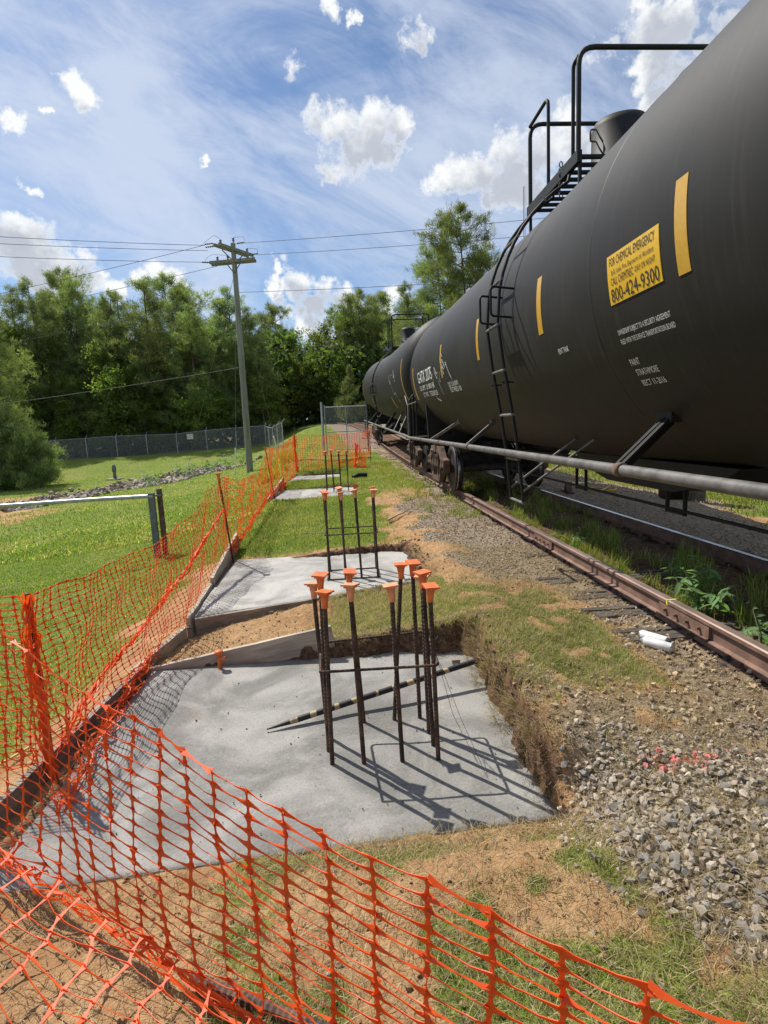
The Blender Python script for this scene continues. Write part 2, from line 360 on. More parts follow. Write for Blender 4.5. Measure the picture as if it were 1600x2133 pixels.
def chain_mat():
    m, N, p = mat_new('chain_link'); p.inputs['Base Color'].default_value = (.30, .31, .32, 1); p.inputs['Metallic'].default_value = .5; p.inputs['Roughness'].default_value = .5
    tc = N.n('ShaderNodeTexCoord').outputs['UV']
    def band(v): 
        f = N.math('FRACT', v); return N.math('LESS_THAN', N.math('ABSOLUTE', N.math('SUBTRACT', f, .5)), .075)
    s = N.n('ShaderNodeSeparateXYZ'); N.lk(tc, s.inputs[0]); a = N.math('ADD', s.outputs[0], s.outputs[1]); b = N.math('SUBTRACT', s.outputs[0], s.outputs[1])
    w = N.math('MAXIMUM', band(a), band(b)); t = N.n('ShaderNodeBsdfTransparent'); mx = N.n('ShaderNodeMixShader')
    N.lk(w, mx.inputs[0]); N.lk(t.outputs[0], mx.inputs[1]); N.lk(p.outputs[0], mx.inputs[2]); N.lk(mx.outputs[0], m.node_tree.nodes['Material Output'].inputs[0]); return m
M['chain'] = chain_mat()
def stripe_mat():
    m, N, p = mat_new('striped_stake'); tc = N.n('ShaderNodeTexCoord').outputs['Object']; s = N.n('ShaderNodeSeparateXYZ'); N.lk(tc, s.inputs[0])
    y = N.math('ADD', N.math('MULTIPLY', s.outputs[1], 7.5), N.math('MULTIPLY', N.noise(tc, 5, 2), 1.1))
    k = N.math('MULTIPLY', N.ss(N.math('FRACT', y), .66, .70), N.ss(N.noise(tc, 3.1, 2), .42, .46)); c = N.mix(k, (.012, .012, .012), (.40, .29, .15)); N.lk(c, p.inputs['Base Color']); p.inputs['Roughness'].default_value = .5; return m
M['stripe'] = stripe_mat()

# ------------------------------------------------------------------ terrain
GX, RT = 3.18, .15                         # track centre line, rail top
RAD, YAW, YC = 450.0, .02, 14.0
def xc(y): y = np.asarray(y, float); return GX-YAW*(y-5)-np.maximum(0, y-YC)**2/(2*RAD)
def head(y): return YAW+max(0, y-YC)/RAD          # heading, left of +Y
_ry = np.linspace(0, 120, 481); _rz = np.interp(_ry, [0, 12, 16, 20, 26, 30, 40, 50, 60, 80, 120], [0, 0, .03, .10, .30, .50, 1.15, 1.6, 1.9, 2.1, 2.1]); _rz = np.convolve(np.pad(_rz, 12, 'edge'), np.ones(25)/25, 'valid')
def rise(y): return np.interp(np.asarray(y, float), _ry, _rz)
SLABS = [  # corners (x,y) near-left, near-right, far-right, far-left ; top z
    ([(-1.62, 2.12), (.74, 2.30), (.78, 4.24), (-1.62, 4.26)], -.20),
    ([(-1.58, 5.20), (.62, 5.95), (.58, 7.42), (-1.62, 7.55)], -.10),
    ([(-2.02, 13.75), (-.10, 13.9), (-.02, 16.0), (-2.0, 16.3)], -.10),
    ([(-2.05, 18.4), (-.55, 18.4), (-.5, 20.4), (-2.0, 20.6)], -.08)]
def pit(x, y, s):
    "signed distance outside the slab box, warped"
    c, z = SLABS[s]; y0 = c[0][1]+(c[1][1]-c[0][1])*np.clip((x-c[0][0])/(c[1][0]-c[0][0]), 0, 1); y1 = c[2][1]; xr = c[2][0]; xl = c[0][0]
    w = (fbm(x, y, 3.5, 4)-.5)*.16+(fbm(x, y, 14, 2)-.5)*.07
    dx = np.maximum(x-xr-.03, xl-.02-x); dy = np.maximum(y0+.02-y, y-y1-.02)
    return np.maximum(dx+w*(x > 0), dy+w*(y > y1-.3)*1.0), y0
def height(x, y, detail=True):
    x = np.asarray(x, float); y = np.asarray(y, float)
    xs = xc(y)-2.2; t = xs-x
    k = np.where(y < 2.2, .05+.2*sst(1.2, 2.2, y), .25-.13*sst(5.5, 9, y))
    drop = k*np.clip(t/2.7, 0, 1)+1.35*(1-np.exp(-np.maximum(t-2.7, 0)*.17))
    z = rise(y)*(1-sst(0, 7, t-1))-drop
    z = z+1.1*sst(44, 56, y)*sst(-5, -12, x)*(1-sst(0, 7, -t))+.6*sst(60, 90, y)
    # drainage ditch
    ax, ay, bx, by = -17, 24, -8.5, 47; L = math.hypot(bx-ax, by-ay); u = ((x-ax)*(bx-ax)+(y-ay)*(by-ay))/L; dd = np.abs((x-ax)*(by-ay)-(y-ay)*(bx-ax))/L
    z = z-.45*np.exp(-(dd/1.6)**2)*sst(-6, 2, u)*sst(L+6, L-2, u)
    # right of the track
    r = x-(xc(y)+2.3); z = z-.12*sst(0, 1.2, r)+(fbm(x, y, .25, 3)-.5)*.25*sst(.5, 4, r)
    z = z+.085*np.exp(-((x-1.05)/.30)**2)*sst(2.0, 2.5, y)*sst(9, 7.5, y)
    far = sst(2, 6, np.abs(t)); z = z+(fbm(x+40, y, .18, 4)-.5)*.35*far
    btw = sst(.86, .72, np.abs(x-xc(y))); z = z+.012*btw-.016*sst(1.7, 1.4, np.abs(x-xc(y)))-.03*sst(.10, .06, np.abs(np.abs(x-xc(y))-.755))
    if detail:
        a = .022+.012*sst(0, 2, np.abs(t)); z = z+(fbm(x, y, 2.6, 4)-.5)*a*2.6+(fbm(x+9, y, 11, 4)-.5)*.034
    for s in range(4):
        near = (x > -4) & (x < 3) & (y < 25)
        if not near.any(): continue
        d, y0 = pit(x, y, s); c, sz = SLABS[s]
        inx = (x > c[0][0]-.1) & (x < c[1][0]+.6); fx = sst(.6, .05, x-c[1][0])
        # in front of the slab the soil runs down to it
        fr = np.clip((y0-y)/.5, 0, 1); zf = sz+.025+(z-sz-.025)*(fr*fr*(3-2*fr)); zf = z+(zf+(fbm(x, y, 9, 3)-.5)*.03-z)*fx
        ye = y0+.02+.25*sst(-.05, .15, x-c[1][0]); fr2 = sst(ye, y0, y); zf = np.where(y > y0, z+(zf-z)*fr2, zf)
        z = np.where(inx & (y < ye) & (y > y0-.5) & ((s != 1) | (x > .25)), np.where(z > sz-.2, zf, z), z)
        w = .05 if s < 2 else .12
        w = w+.035*sst(.1, .3, x-c[2][0]+.45)*(s < 2); q = np.clip((w-d)/(w+.02), 0, 1)**.8; lip = np.exp(-((d-.10)/.08)**2)*.03*(y > y0+.15)*(x > c[0][0]+.7)
        z = z+lip*detail
        z = z*(1-q)+(sz-.12)*q
    return z
def gravel_d(x, y):
    n = fbm(x, y, 2.2, 3); rx = xc(y)-x
    a = sst(-.08, .30, x-(.74+np.maximum(0, 1.66-y))+(n-.5)*.35)*sst(2.45, 1.85, y+(n-.5)*.7)
    b = .75*sst(.80, 1.05, x)*sst(3.5, 2.6, y+(n-.5)*.8)*sst(1.7, 2.1, y)*sst(.32, .56, n+.12)
    c = .62*sst(1.45, 1.25, rx)*sst(.80, .86, rx)*sst(.3, .5, n+.1)
    d = .85*sst(4.7, 6.0, y)*sst(15, 10, y)*sst(2.25, 1.9, rx+(n-.5)*1.1)*sst(.80, .86, rx)
    e = .8*sst(.84, .9, -rx)*sst(4.2, 3.0, -rx+(n-.5)*2.5)
    f = .9*sst(2.9, 2.1, np.abs(rx))*sst(24, 32, y)
    return np.clip(np.maximum.reduce([a, b, c, d, e, f])*(rx > -8), 0, 1)
def in_slab(x, y, m=.04):
    r = np.zeros(np.shape(x), bool)
    for s in range(4):
        d, y0 = pit(x, y, s); r |= (d < m)
    return r
def grass_d(x, y):
    n = fbm(x+3, y, 1.7, 4); n2 = fbm(x, y+5, 5, 3); rx = xc(y)-x
    lawn = sst(-2.0, -2.7, x+(n-.5)*1.0-.3*sst(6, 9, y))
    mid = sst(7.4, 8.2, y)*sst(.9, .3, x-xc(y)+GX+(n-.5)*1.2)
    mid = np.maximum(mid, .8*sst(11, 16, y)*sst(.95, 1.3, rx))
    rstrip = .95*sst(.72, .85, x)*sst(2.05, 1.7, x+(n-.5)*.5)*sst(2.5, 3.4, y+(n-.5)*.9)*sst(6.0, 4.6, y)*sst(.38, .60, n2+.08)
    gap1 = sst(-.55, -.1, x+(n-.5)*.7)*sst(4.2, 4.35, y)*sst(6.1, 5.8, y)*(x < .85)*.85
    fg = sst(2.3, 2.05, y)*sst(.41, .60, n*.6+n2*.4+.10*sst(-.3, .5, x)-.16*sst(-.5, -1.0, x))*.9*sst(-1.1, -.5, x)
    right = sst(2.6, 3.6, -rx+(n-.5)*2.0)*.85
    btw = .25*sst(.8, .7, np.abs(rx))
    g = np.maximum.reduce([lawn, mid, rstrip, gap1, fg, right, btw])
    return np.clip(np.maximum(g*(1-gravel_d(x, y)*.8), .16*sst(.7, .9, x)*sst(3.4, 2.6, y)*sst(.4, .6, n2)), 0, 1)

def build_ground():
    def axis(segs):
        out = [segs[0][0]]
        for a, b, st in segs:
            n = max(1, int(round((b-a)/st))); out += list(np.linspace(a, b, n+1)[1:])
        return np.array(out)
    X = axis([(-260, -80, 20), (-80, -30, 5), (-30, -10, 1), (-10, -3, .25), (-3, -1.9, .07), (-1.9, 2.4, .025), (2.4, 5, .08), (5, 12, .35), (12, 40, 2), (40, 260, 20)])
    Y = axis([(-30, -2, 2), (-2, .6, .15), (.6, 7.8, .025), (7.8, 13, .06), (13, 22, .1), (22, 45, .5), (45, 110, 2), (110, 300, 19)])
    gx, gy = np.meshgrid(X, Y); z = height(gx, gy)
    V = np.stack([gx.ravel(), gy.ravel(), z.ravel()], 1); nx, ny = len(X), len(Y)
    i = np.arange(nx*ny).reshape(ny, nx); F = np.stack([i[:-1, :-1].ravel(), i[:-1, 1:].ravel(), i[1:, 1:].ravel(), i[1:, :-1].ravel()], 1)
    g = grass_d(gx, gy); gv = gravel_d(gx, gy)
    mud = np.zeros_like(g)
    for s in range(4):
        d, y0 = pit(gx, gy, s); mud = np.maximum(mud, sst(.17, .06, d)*.72*(gy > y0+.1)); mud = np.maximum(mud, sst(.26, .12, d)*.45*(gy > y0+.1)*(fbm(gx, gy, 6, 2) > .45))
    mud = np.maximum(mud, sst(.85, .7, np.abs(gx-xc(gy)))*.75)
    mud = np.maximum(mud, .55*sst(62, 68, gy)*sst(-6, -10, gx))
    bare = np.maximum(np.exp(-(((gx+13.6)/2.6)**2+((gy-22)/3.5)**2)), np.exp(-(((gx+19)/6)**2+((gy-29)/3.5)**2))); g = g*(1-sst(.3, .7, bare+(fbm(gx, gy, .8, 3)-.5)*.4))
    pinkm = np.maximum(np.exp(-(((gx-1.50)/.2)**2+((gy-2.33-.15*(gx-1.5))/.045)**2))*.9, 1.0*np.exp(-(((gx-.80)/.06)**2+((gy-3.0)/.09)**2)))
    me = np_mesh('ground', V, [F], M['ground'], np.stack([g.ravel(), gv.ravel(), mud.ravel(), pinkm.ravel()], 1), True)
    return tag(link('ground', me), kind='structure')
GROUND = build_ground()

# ------------------------------------------------------------------ concrete footings
def footing(i, label):
    c, z = SLABS[i]; n = 60; u = np.linspace(0, 1, n); a, b = np.meshgrid(u, u)
    c = [np.array(p, float) for p in c]; c[1] = c[1]+(.12, 0); c[2] = c[2]+(.12, .1); c[3] = c[3]+(0, .02)
    P = (c[0]*(1-a)[..., None]+c[1]*a[..., None])*(1-b)[..., None]+(c[3]*(1-a)[..., None]+c[2]*a[..., None])*b[..., None]
    zz = z+(fbm(P[..., 0], P[..., 1], 2.5, 4)-.5)*.016+(fbm(P[..., 0], P[..., 1], 20, 2)-.5)*.003
    V = np.concatenate([np.stack([P[..., 0], P[..., 1], zz], -1).reshape(-1, 3), np.stack([P[..., 0], P[..., 1], zz*0+z-.3], -1).reshape(-1, 3)])
    id = np.arange(n*n).reshape(n, n); top = np.stack([id[:-1, :-1].ravel(), id[:-1, 1:].ravel(), id[1:, 1:].ravel(), id[1:, :-1].ravel()], 1)
    def side(e): return np.stack([e[:-1]+n*n, e[1:]+n*n, e[1:], e[:-1]], 1)
    F = np.concatenate([top, side(id[0]), side(id[:, -1]), side(id[-1][::-1]), side(id[:, 0][::-1])])
    o = link('concrete_footing', np_mesh('concrete_footing', V, [F], M['concrete'] if i == 0 else M['concrete_dry'], smooth=False)); tag(o, label, 'footing', 'concrete footings beside the track')
    o.data.polygons.foreach_set('use_smooth', np.arange(len(F)) < len(top)); return o
footing(0, 'freshly poured grey concrete footing nearest the camera, behind the orange net')
footing(1, 'second pale concrete footing, framed by two form boards, with the middle bar cage')
footing(2, 'third concrete footing, far off, carrying the farthest bar cage')
footing(3, 'farthest concrete footing, a thin pale strip before the end of the net')

# ------------------------------------------------------------------ railway track
def track():
    root = tag(empty('railway_track', (GX, 0, 0)), kind='structure')
    ys = np.concatenate([np.linspace(-12, 12, 13), np.linspace(14, 120, 60)])
    prof = [(-.070, 0), (.070, 0), (.070, .011), (.012, .030), (.009, .120), (.036, .130), (.0365, .156), (.030, .166)]
    prof = [(-.070, 0), (.070, 0), (.070, .010), (.011, .030), (.009, .122), (.035, .132), (.036, .158), (.028, .167), (-.028, .167), (-.036, .158), (-.035, .132), (-.009, .122), (-.011, .030), (-.070, .010)]
    for side in (-1, 1):
        V = []; n = len(prof)
        for y in ys:
            sl = -head(y); nx, ny = 1/math.hypot(1, sl), -sl/math.hypot(1, sl)
            cx, zz = float(xc(y)), float(rise(y))
            for (px, pz) in prof:
                o = side*.755+px; V.append((cx+nx*o-GX, y+ny*o, RT-.167+pz+zz))
        F = [(i*n+k, i*n+(k+1) % n, (i+1)*n+(k+1) % n, (i+1)*n+k) for i in range(len(ys)-1) for k in range(n)]
        me = bpy.data.meshes.new('rail'); me.from_pydata(V, [], F); me.materials.append(M['rail']); me.materials.append(M['railtop'] if side < 0 else M['steel'])
        me.polygons.foreach_set('material_index', [1 if k in (7, 8) or (k == 7) else 0 for i in range(len(ys)-1) for k in range(n)]); me.update()
        r = link('rail', me, root)
        # joint bars and a saw cut, tie plates under the near stretch
        if side < 0:
            for y in (3.95, 6.9):
                b = MB(); ox = float(xc(y))-GX; b.box((side*.755-.022, y, RT-.09), (.02, .62, .085)); b.box((side*.755-.04, y, RT-.135), (.03, .62, .012))
                for k in range(4): b.lathe([(0, -.03), (.014, -.03), (.014, 0), (0, 0)], (side*.755-.03, y-.21+.14*k, RT-.085), 'x', 8, False)
                b.v = [(v[0]+ox-YAW*(v[1]-y), v[1], v[2]) for v in b.v]; b.build('joint_bar', M['rail'], r)
            me = MB().box((0, 0, 0), (.079, .016, .04)).box((-.026, 0, -.07), (.006, .016, .11)).mesh('paint_mark', mat('yellow_paint_mark', (.75, .68, .05), .6))
            link('paint_mark', me, r, (side*.755+float(xc(4.14))-GX, 4.14, RT-.0185))
    tm = None; protos = []
    for v in range(4):
        b = MB(); n = 14
        for k in range(3):
            w = random.uniform(.05, .08)
            b.box((random.uniform(-.02, .02), -.08+.08*k, -.09+random.uniform(-.006, .006)), (2.62+random.uniform(-.12, .08), w, .18), Matrix.Rotation(random.uniform(-.008, .008), 3, 'Z'))
        protos.append(b.mesh('tie', M['tie']))
    for y in np.arange(.6, 40, .54):
        o = link('tie', protos[int(y*7) % 4], root, (float(xc(y))-GX+random.uniform(-.05, .05), y+random.uniform(-.04, .04), float(rise(y))-.022+random.uniform(-.006, .004)+(.016 if 3.7 < y < 5.6 else 0)))
        o.rotation_euler = (0, random.uniform(-.006, .006), head(y)+random.uniform(-.02, .02))
    pl = MB(); pl.box((0, 0, 0), (.30, .18, .014))
    for sx in (-1, 1):
        pl.box((sx*.09, -.06, .02), (.03, .03, .03)); pl.box((sx*.09, .06, .02), (.03, .03, .03))
    pm = pl.mesh('tie_plate', M['rust'])
    for y in np.arange(.6, 22, .54):
        for s in (-1, 1): link('tie_plate', pm, root, (float(xc(y))-GX+s*.755, y, -.012+float(rise(y))))
    return root
track()

# ------------------------------------------------------------------ tank cars
def rot_y_pts(pts): return pts
def bend(y): return .165*np.abs(y)/7.95
def shell_patch(mb, cx, cz, Rr, y0, y1, a0, a1, n=10, th=.003, ny=1):
    "curved patch on the left flank: angle 0 points to -x, positive up"
    def P(y, a, r): return (cx-math.cos(a)*r, y, cz+bend(y)+math.sin(a)*r)
    vs = []; A = [R(a0)+(R(a1)-R(a0))*i/n for i in range(n+1)]
    for a in A: vs += [P(y0, a, Rr+th), P(y1, a, Rr+th)]
    for a in A: vs += [P(y0, a, Rr-.002), P(y1, a, Rr-.002)]
    o = 2*(n+1); mb.add(vs[:o], [(2*i, 2*i+2, 2*i+3, 2*i+1) for i in range(n)], True)
    fs = [(2*i, o+2*i, o+2*i+2, 2*i+2) for i in range(n)]+[(2*i+1, 2*i+3, o+2*i+3, o+2*i+1) for i in range(n)]+[(0, 1, o+1, o), (2*n, o+2*n, o+2*n+1, 2*n+1)]
    mb.add(vs, fs, False)
def text_on_shell(name, txt, material, parent, cz, Rr, y_right, y_left, a_base, h, off=.004, slant=0):
    "letters wrapped on the flank; reads from far (y_left) to near (y_right)"
    cu = bpy.data.curves.new(name, 'FONT'); cu.body = txt; cu.size = 1; cu.resolution_u = 2
    ob = bpy.data.objects.new(name, cu); COL.objects.link(ob)
    bpy.context.view_layer.update(); dg = bpy.context.evaluated_depsgraph_get(); me = bpy.data.meshes.new_from_object(ob.evaluated_get(dg))
    bpy.data.objects.remove(ob); bpy.data.curves.remove(cu)
    co = np.zeros(len(me.vertices)*3, np.float32); me.vertices.foreach_get('co', co); co = co.reshape(-1, 3)
    x0, x1 = co[:, 0].min(), co[:, 0].max(); u = (co[:, 0]-x0)/(x1-x0); v = co[:, 1]/.7
    a = R(a_base)+(v*h+slant*u)/Rr; y = y_left+(y_right-y_left)*u
    co = np.stack([-np.cos(a)*(Rr+off), y, cz+bend(y)+np.sin(a)*(Rr+off)], 1); me.vertices.foreach_set('co', co.astype(np.float32).ravel()); me.update(); me.name = name
    me.materials.clear(); me.materials.append(material); return link(name, me, parent)
def arc_pts(c, r, a0, a1, n, f): return [f(c, r, a0+(a1-a0)*i/n) for i in range(n+1)]
def bent(pts, r=.12, n=5):
    "polyline with rounded corners"
    pts = [Vector(p) for p in pts]; out = [pts[0]]
    for i in range(1, len(pts)-1):
        a, b, c = pts[i-1], pts[i], pts[i+1]; d0 = (a-b); d1 = (c-b); k = min(r, d0.length*.45, d1.length*.45)
        p0 = b+d0.normalized()*k; p1 = b+d1.normalized()*k
        for j in range(n+1):
            t = j/n; out.append(p0*(1-t)**2+b*2*t*(1-t)+p1*t*t)
    out.append(pts[-1]); return out
def make_truck(parent, y):
    t = empty('truck', (0, y, 0), parent=parent)
    for ay in (-.89, .89):
        for s in (-1, 1):
            w = MB(); w.lathe([(.0, .03), (.12, .03), (.14, .0), (.34, -.02), (.40, .0), (.415, .03), (.455, .032), (.46, -.04), (.465, -.085), (.487, -.092), (.487, -.122), (.40, -.122), (.36, -.09), (.15, -.11), (0, -.12)], (0, 0, 0), 'x', 40)
            o = w.build('wheel', M['wheel'], t, (s*.80, ay, .46))
            if s > 0: o.rotation_euler = (0, 0, math.pi)
            w = MB(); w.lathe([(.459, -.03), (.4625, -.03), (.467, -.08), (.462, -.085)], (0, 0, 0), 'x', 40)
            r = w.build('tread', M['steel'], t, (s*.80, ay, .46))
            if s > 0: r.rotation_euler = (0, 0, math.pi)
            b = MB(); b.lathe([(0, .0), (.105, .0), (.115, .02), (.115, .16), (.10, .18), (0, .18)], (-.18 if s < 0 else 0, 0, 0), 'x', 16); b.lathe([(.03, -.205), (.03, -.18)] if s < 0 else [(.03, .18), (.03, .205)], (0, 0, 0), 'x', 6, False)
            b.box((s*.09, 0, .14), (.16, .26, .10)); b.build('bearing', M['truck'], t, (s*.95, ay, .46))
        MB().tube([(-.95, ay, .46), (.95, ay, .46)], .075, 12).build('axle', M['truck'], t)
    for s in (-1, 1):
        f = MB(); x0, x1 = s*1.0, s*1.12
        T = lambda a, b, h: (h, a, b)
        lo, hi = min(x0, x1), max(x0, x1)
        # truss-type side frame with a window for the springs
        f.prism([(-1.08, .58), (-.72, .58), (-.42, .80), (.42, .80), (.72, .58), (1.08, .58), (1.08, .66), (.80, .70), (.48, .93), (-.48, .93), (-.80, .70), (-1.08, .66)], lo, hi, T)
        f.prism([(-.76, .60), (-.66, .60), (-.36, .26), (.36, .26), (.66, .60), (.76, .60), (.42, .16), (-.42, .16)], lo, hi, T)
        for sy in (-1, 1): f.box(((lo+hi)/2, sy*.30, .52), (.13, .09, .62)); f.box(((lo+hi)/2, sy*1.0, .52), (.14, .08, .24))
        f.build('side_frame', M['rust'], t)
        for sy in (-.16, 0, .16):
            sp = MB(); pts = [(s*1.06+.045*math.cos(k*.7), sy+.045*math.sin(k*.7), .27+.26*k/54) for k in range(55)]; sp.tube(pts, .013, 5); sp.build('spring', M['truck'], t)
        h = MB(); h.tube(bent([(s*1.16, -.28, .66), (s*1.22, -.28, .86), (s*1.22, -.06, .86), (s*1.16, -.06, .62)], .08), .017, 7); h.build('brake_lever', M['pipe'], t)
    b = MB(); b.box((0, 0, .60), (2.24, .38, .26)); b.box((0, 0, .80), (.7, .5, .14)); b.build('bolster', M['truck'], t)
    b = MB()
    for sy in (-1, 1): b.box((0, sy*.52, .42), (1.7, .08, .12))
    b.build('brake_beam', M['truck'], t); return t

def tank_car(label, cz, Rr, near, extra=0):
    root = empty('tank_car'); tag(root, label, 'tank car', 'tank cars standing on the track')
    HS = 7.95                                         # half shell length
    prof = []
    hd = .78
    for i in range(13): a = math.pi/2*i/12; prof.append((max(.001, Rr*math.sin(a)), -HS-hd*math.cos(a)))
    prof += [(Rr, y) for y in np.linspace(-HS, HS, 13)[1:]]
    for i in range(1, 13): a = math.pi/2*(1-i/12); prof.append((max(.001, Rr*math.sin(a)), HS+hd*math.cos(a)))
    tb = MB().lathe(prof, (0, 0, cz), 'y', 96); tb.v = [(v[0], v[1], v[2]+float(bend(v[1]))) for v in tb.v]; tank = tb.build('tank', M['tank'], root)
    for y in ((-HS, -5.0, -1.9, 4.13, HS) if near else (-HS, -4, 1.5, HS)):
        MB().lathe([(Rr-.002, -.011), (Rr+.0022, -.004), (Rr+.0022, .004), (Rr-.002, .011)], (0, y, cz+float(bend(y))), 'y', 96).build('weld_seam', M['tank'], tank)
    # centre sill stubs, draft gear and couplers
    for s in (-1, 1):
        b = MB(); b.box((0, s*7.35, .86), (.36, 3.6, .32)); b.box((0, s*6.85, 1.05), (2.2, .5, .28)); b.box((0, s*6.85, 1.25), (1.5, .7, .25)); b.box((0, s*8.9, .95), (2.7, .18, .16)); b.box((0, s*8.75, 1.09), (2.7, .55, .04))
        b.build('stub_sill', M['black'], root)
        c = MB(); c.box((0, s*9.2, .82), (.16, .5, .16)); c.box((0, s*9.5, .82), (.30, .22, .28)); c.box((-.10*s, s*9.66, .82), (.10, .2, .26)); c.build('coupler', M['truck'], root)
        # bolster web up to the shell
        w = MB(); w.prism([(-1.25, .98), (1.25, .98), (1.30, cz-.5), (.9, cz-1.0), (0, cz-Rr+.05), (-.9, cz-1.0), (-1.30, cz-.5)], -.04, .04, lambda a, b_, h: (a, s*6.85+h, b_)); w.build('saddle', M['black'], root)
        # end cage: hoops and posts at the platform
        for sx in (-1, 1):
            h = MB(); h.tube(bent([(sx*1.30, s*8.98, 1.0), (sx*1.30, s*8.98, 2.35), (sx*.55, s*8.98, 2.35), (sx*.55, s*8.98, 1.0)], .35), .021, 8); h.build('end_hoop', M['black'], root)
            h = MB(); h.tube([(sx*1.47, s*8.6, 1.1), (sx*1.47, s*8.6, 1.93), (sx*Rr*.93, s*7.8, cz-Rr*.32)], .022, 6); h.build('corner_post', M['pipe'], root)
            h = MB(); h.tube(bent([(sx*1.42, s*8.85, 1.0), (sx*1.42, s*8.85, .35), (sx*1.42, s*8.5, .35), (sx*1.42, s*8.5, 1.0)], .06), .017, 6); h.build('sill_step', M['black'], root)
            h = MB(); h.tube(bent([(sx*1.42, s*8.7, 1.0), (sx*1.42, s*8.7, 2.2), (sx*.9, s*8.95, 2.2), (sx*.9, s*8.95, 1.05)], .25), .02, 8); h.build('end_hoop', M['black'], root)
        p = MB(); p.box((0, s*8.55, 1.5), (1.9, .035, .8)); p.build('end_panel', M['black'], root)
    for s in (-1, 1):
        p = MB(); pts = [(s*1.47, y, 1.095) for y in np.linspace(-8.75, 8.75, 22)]; p.tube(pts, .037, 14)
        pr = p.build('side_pipe', M['pipe'], root)
        for y in (-2.4, 1.9, 4.2, 6.4): MB().lathe([(.037, -.03), (.048, -.03), (.048, .03), (.037, .03)], (s*1.47, y, 1.095), 'y', 14).build('clamp', M['rust'], pr)
        for (yp, yt, w) in ((-2.32, -2.17, .10), (2.2, 2.29, .05), (5.5, 4.58, .05), (-5.0, -4.4, .05), (-6.4, -5.8, .05)):
            a = R(-46); b = MB(); q = Vector((s*math.cos(a)*(Rr-.02), yt, cz+float(bend(yt))+math.sin(a)*(Rr-.02))); b.beam((s*1.45, yp, 1.11), q, w, .02, up=(s*.6, 0, .8)); b.beam((s*1.45, yp+.0, 1.085), q+Vector((0, 0, -.03)), .02, w*.8, up=(s*.6, 0, .8)); b.box(q, (.10, w*1.9, .10)); b.build('brace', M['pipe'] if w < .08 else M['black'], root)
    # ladder up the flank to the top platform (both sides)
    for s in (-1, 1):
        lad = MB(); ya, yb = -.22, .20
        path = [(1.40, .58), (1.45, 1.1), (1.49, 1.5), (1.56, 2.0), (Rr+.13, cz)]
        for a in range(12, 66, 6): path.append(((Rr+.13)*math.cos(R(a)), cz+(Rr+.13)*math.sin(R(a))))
        path.append((.74, cz+Rr+.12))
        ysh = lambda z: .36*max(0, min(1, (z-1.1)/3.0))
        for y in (ya, yb): lad.tube([(s*px, y+ysh(pz), pz) for px, pz in path], .0175, 8)
        L = lad.build('ladder', M['black'] if s > 0 else M['black'], root)
        d = [0]
        for i in range(1, len(path)): d.append(d[-1]+math.dist(path[i-1], path[i]))
        k = 0.0
        while k < d[-1]-.1:
            i = max(j for j in range(len(d)) if d[j] <= k); i = min(i, len(path)-2); t = (k-d[i])/(d[i+1]-d[i]); px = path[i][0]*(1-t)+path[i+1][0]*t; pz = path[i][1]*(1-t)+path[i+1][1]*t
            MB().tube([(s*px, ya-.02+ysh(pz), pz), (s*px, yb+.02+ysh(pz), pz)], .0165, 7).build('rung', M['pipe'], L); k += .46
        for z in (2.45, 2.75):
            for y in (ya+.14, yb+.14): MB().tube(bent([(s*(Rr-.03), y, z-.28), (s*(Rr+.24), y-.13, z-.28), (s*(Rr+.24), y-.13, z), (s*(Rr-.03), y, z)], .04, 3), .012, 6).build('hoop', M['black'], L) if z > 2.5 else MB().tube([(s*(Rr-.02), y, z-.62), (s*(Rr+.10), y, z-.62)], .012, 6).build('standoff', M['black'], L)
        for y in (ya, yb): MB().tube([(s*1.41, y, .70), (s*.84, y-.42, 1.22)], .014, 6).build('stay', M['pipe'], L)
    # top platform, railings, bonnet
    zt = cz+Rr; dk = zt+.06; x0 = .78; ya, yb = -.10, 1.30; yo = .62
    dz = .97+extra
    b = MB()
    for k in range(9): b.box((0, ya+(yb-ya)*k/8, dk), (2*x0, .045, .03))
    for s in (-1, 1): b.box((s*x0, yo, dk), (.05, yb-ya+.1, .11)); b.box((s*.4, yo, dk-.04), (.05, yb-ya, .06)); b.box((s*x0, yb, dk-.14), (.03, .03, .3)); b.box((s*x0*.98, ya, dk-.14), (.03, .03, .3)); b.tube([(s*x0, yb, dk-.05), (s*x0, yb, zt-.30)], .014, 6)
    b.build('platform', M['black'], root)
    zr = dk+dz
    for y in (ya, yb):
        rl = MB(); rl.tube(bent([(-x0, y, dk-.05), (-x0, y, zr), (x0, y, zr), (x0, y, dk-.05)], .16), .024, 10); rl.build('railing_hoop', M['black'], root)
    for s in (-1, 1):
        rl = MB(); rl.tube(bent([(s*x0, yb, zr-.03), (s*x0, .70, zr-.02), (s*x0, .70, dk-.02)], .1), .02, 8); rl.build('grab_rail', M['black'], root)
        rl = MB(); rl.tube(bent([(s*x0, ya, zr-.08), (s*x0, ya+.13, zr-.08), (s*x0, ya+.13, dk-.02)], .1), .02, 8); rl.build('grab_rail', M['black'], root)
    bn = MB(); bh = .76+extra*.5; bn.lathe([(.42, zt-.1), (.42, zt+.16), (.36, zt+.2), (.30, zt+.22), (.30, zt+bh-.12), (.27, zt+bh-.05), (.15, zt+bh), (0.001, zt+bh+.01)], (0, yo, 0), 'z', 36); o = bn.build('bonnet', M['black'], root)
    MB().tube(bent([(-.30, yo-.05, zt+.5), (-.36, yo-.05, zt+.5), (-.36, yo-.05, zt+.62), (-.30, yo-.05, zt+.62)], .02, 2), .01, 6).build('hasp', M['rust'], o)
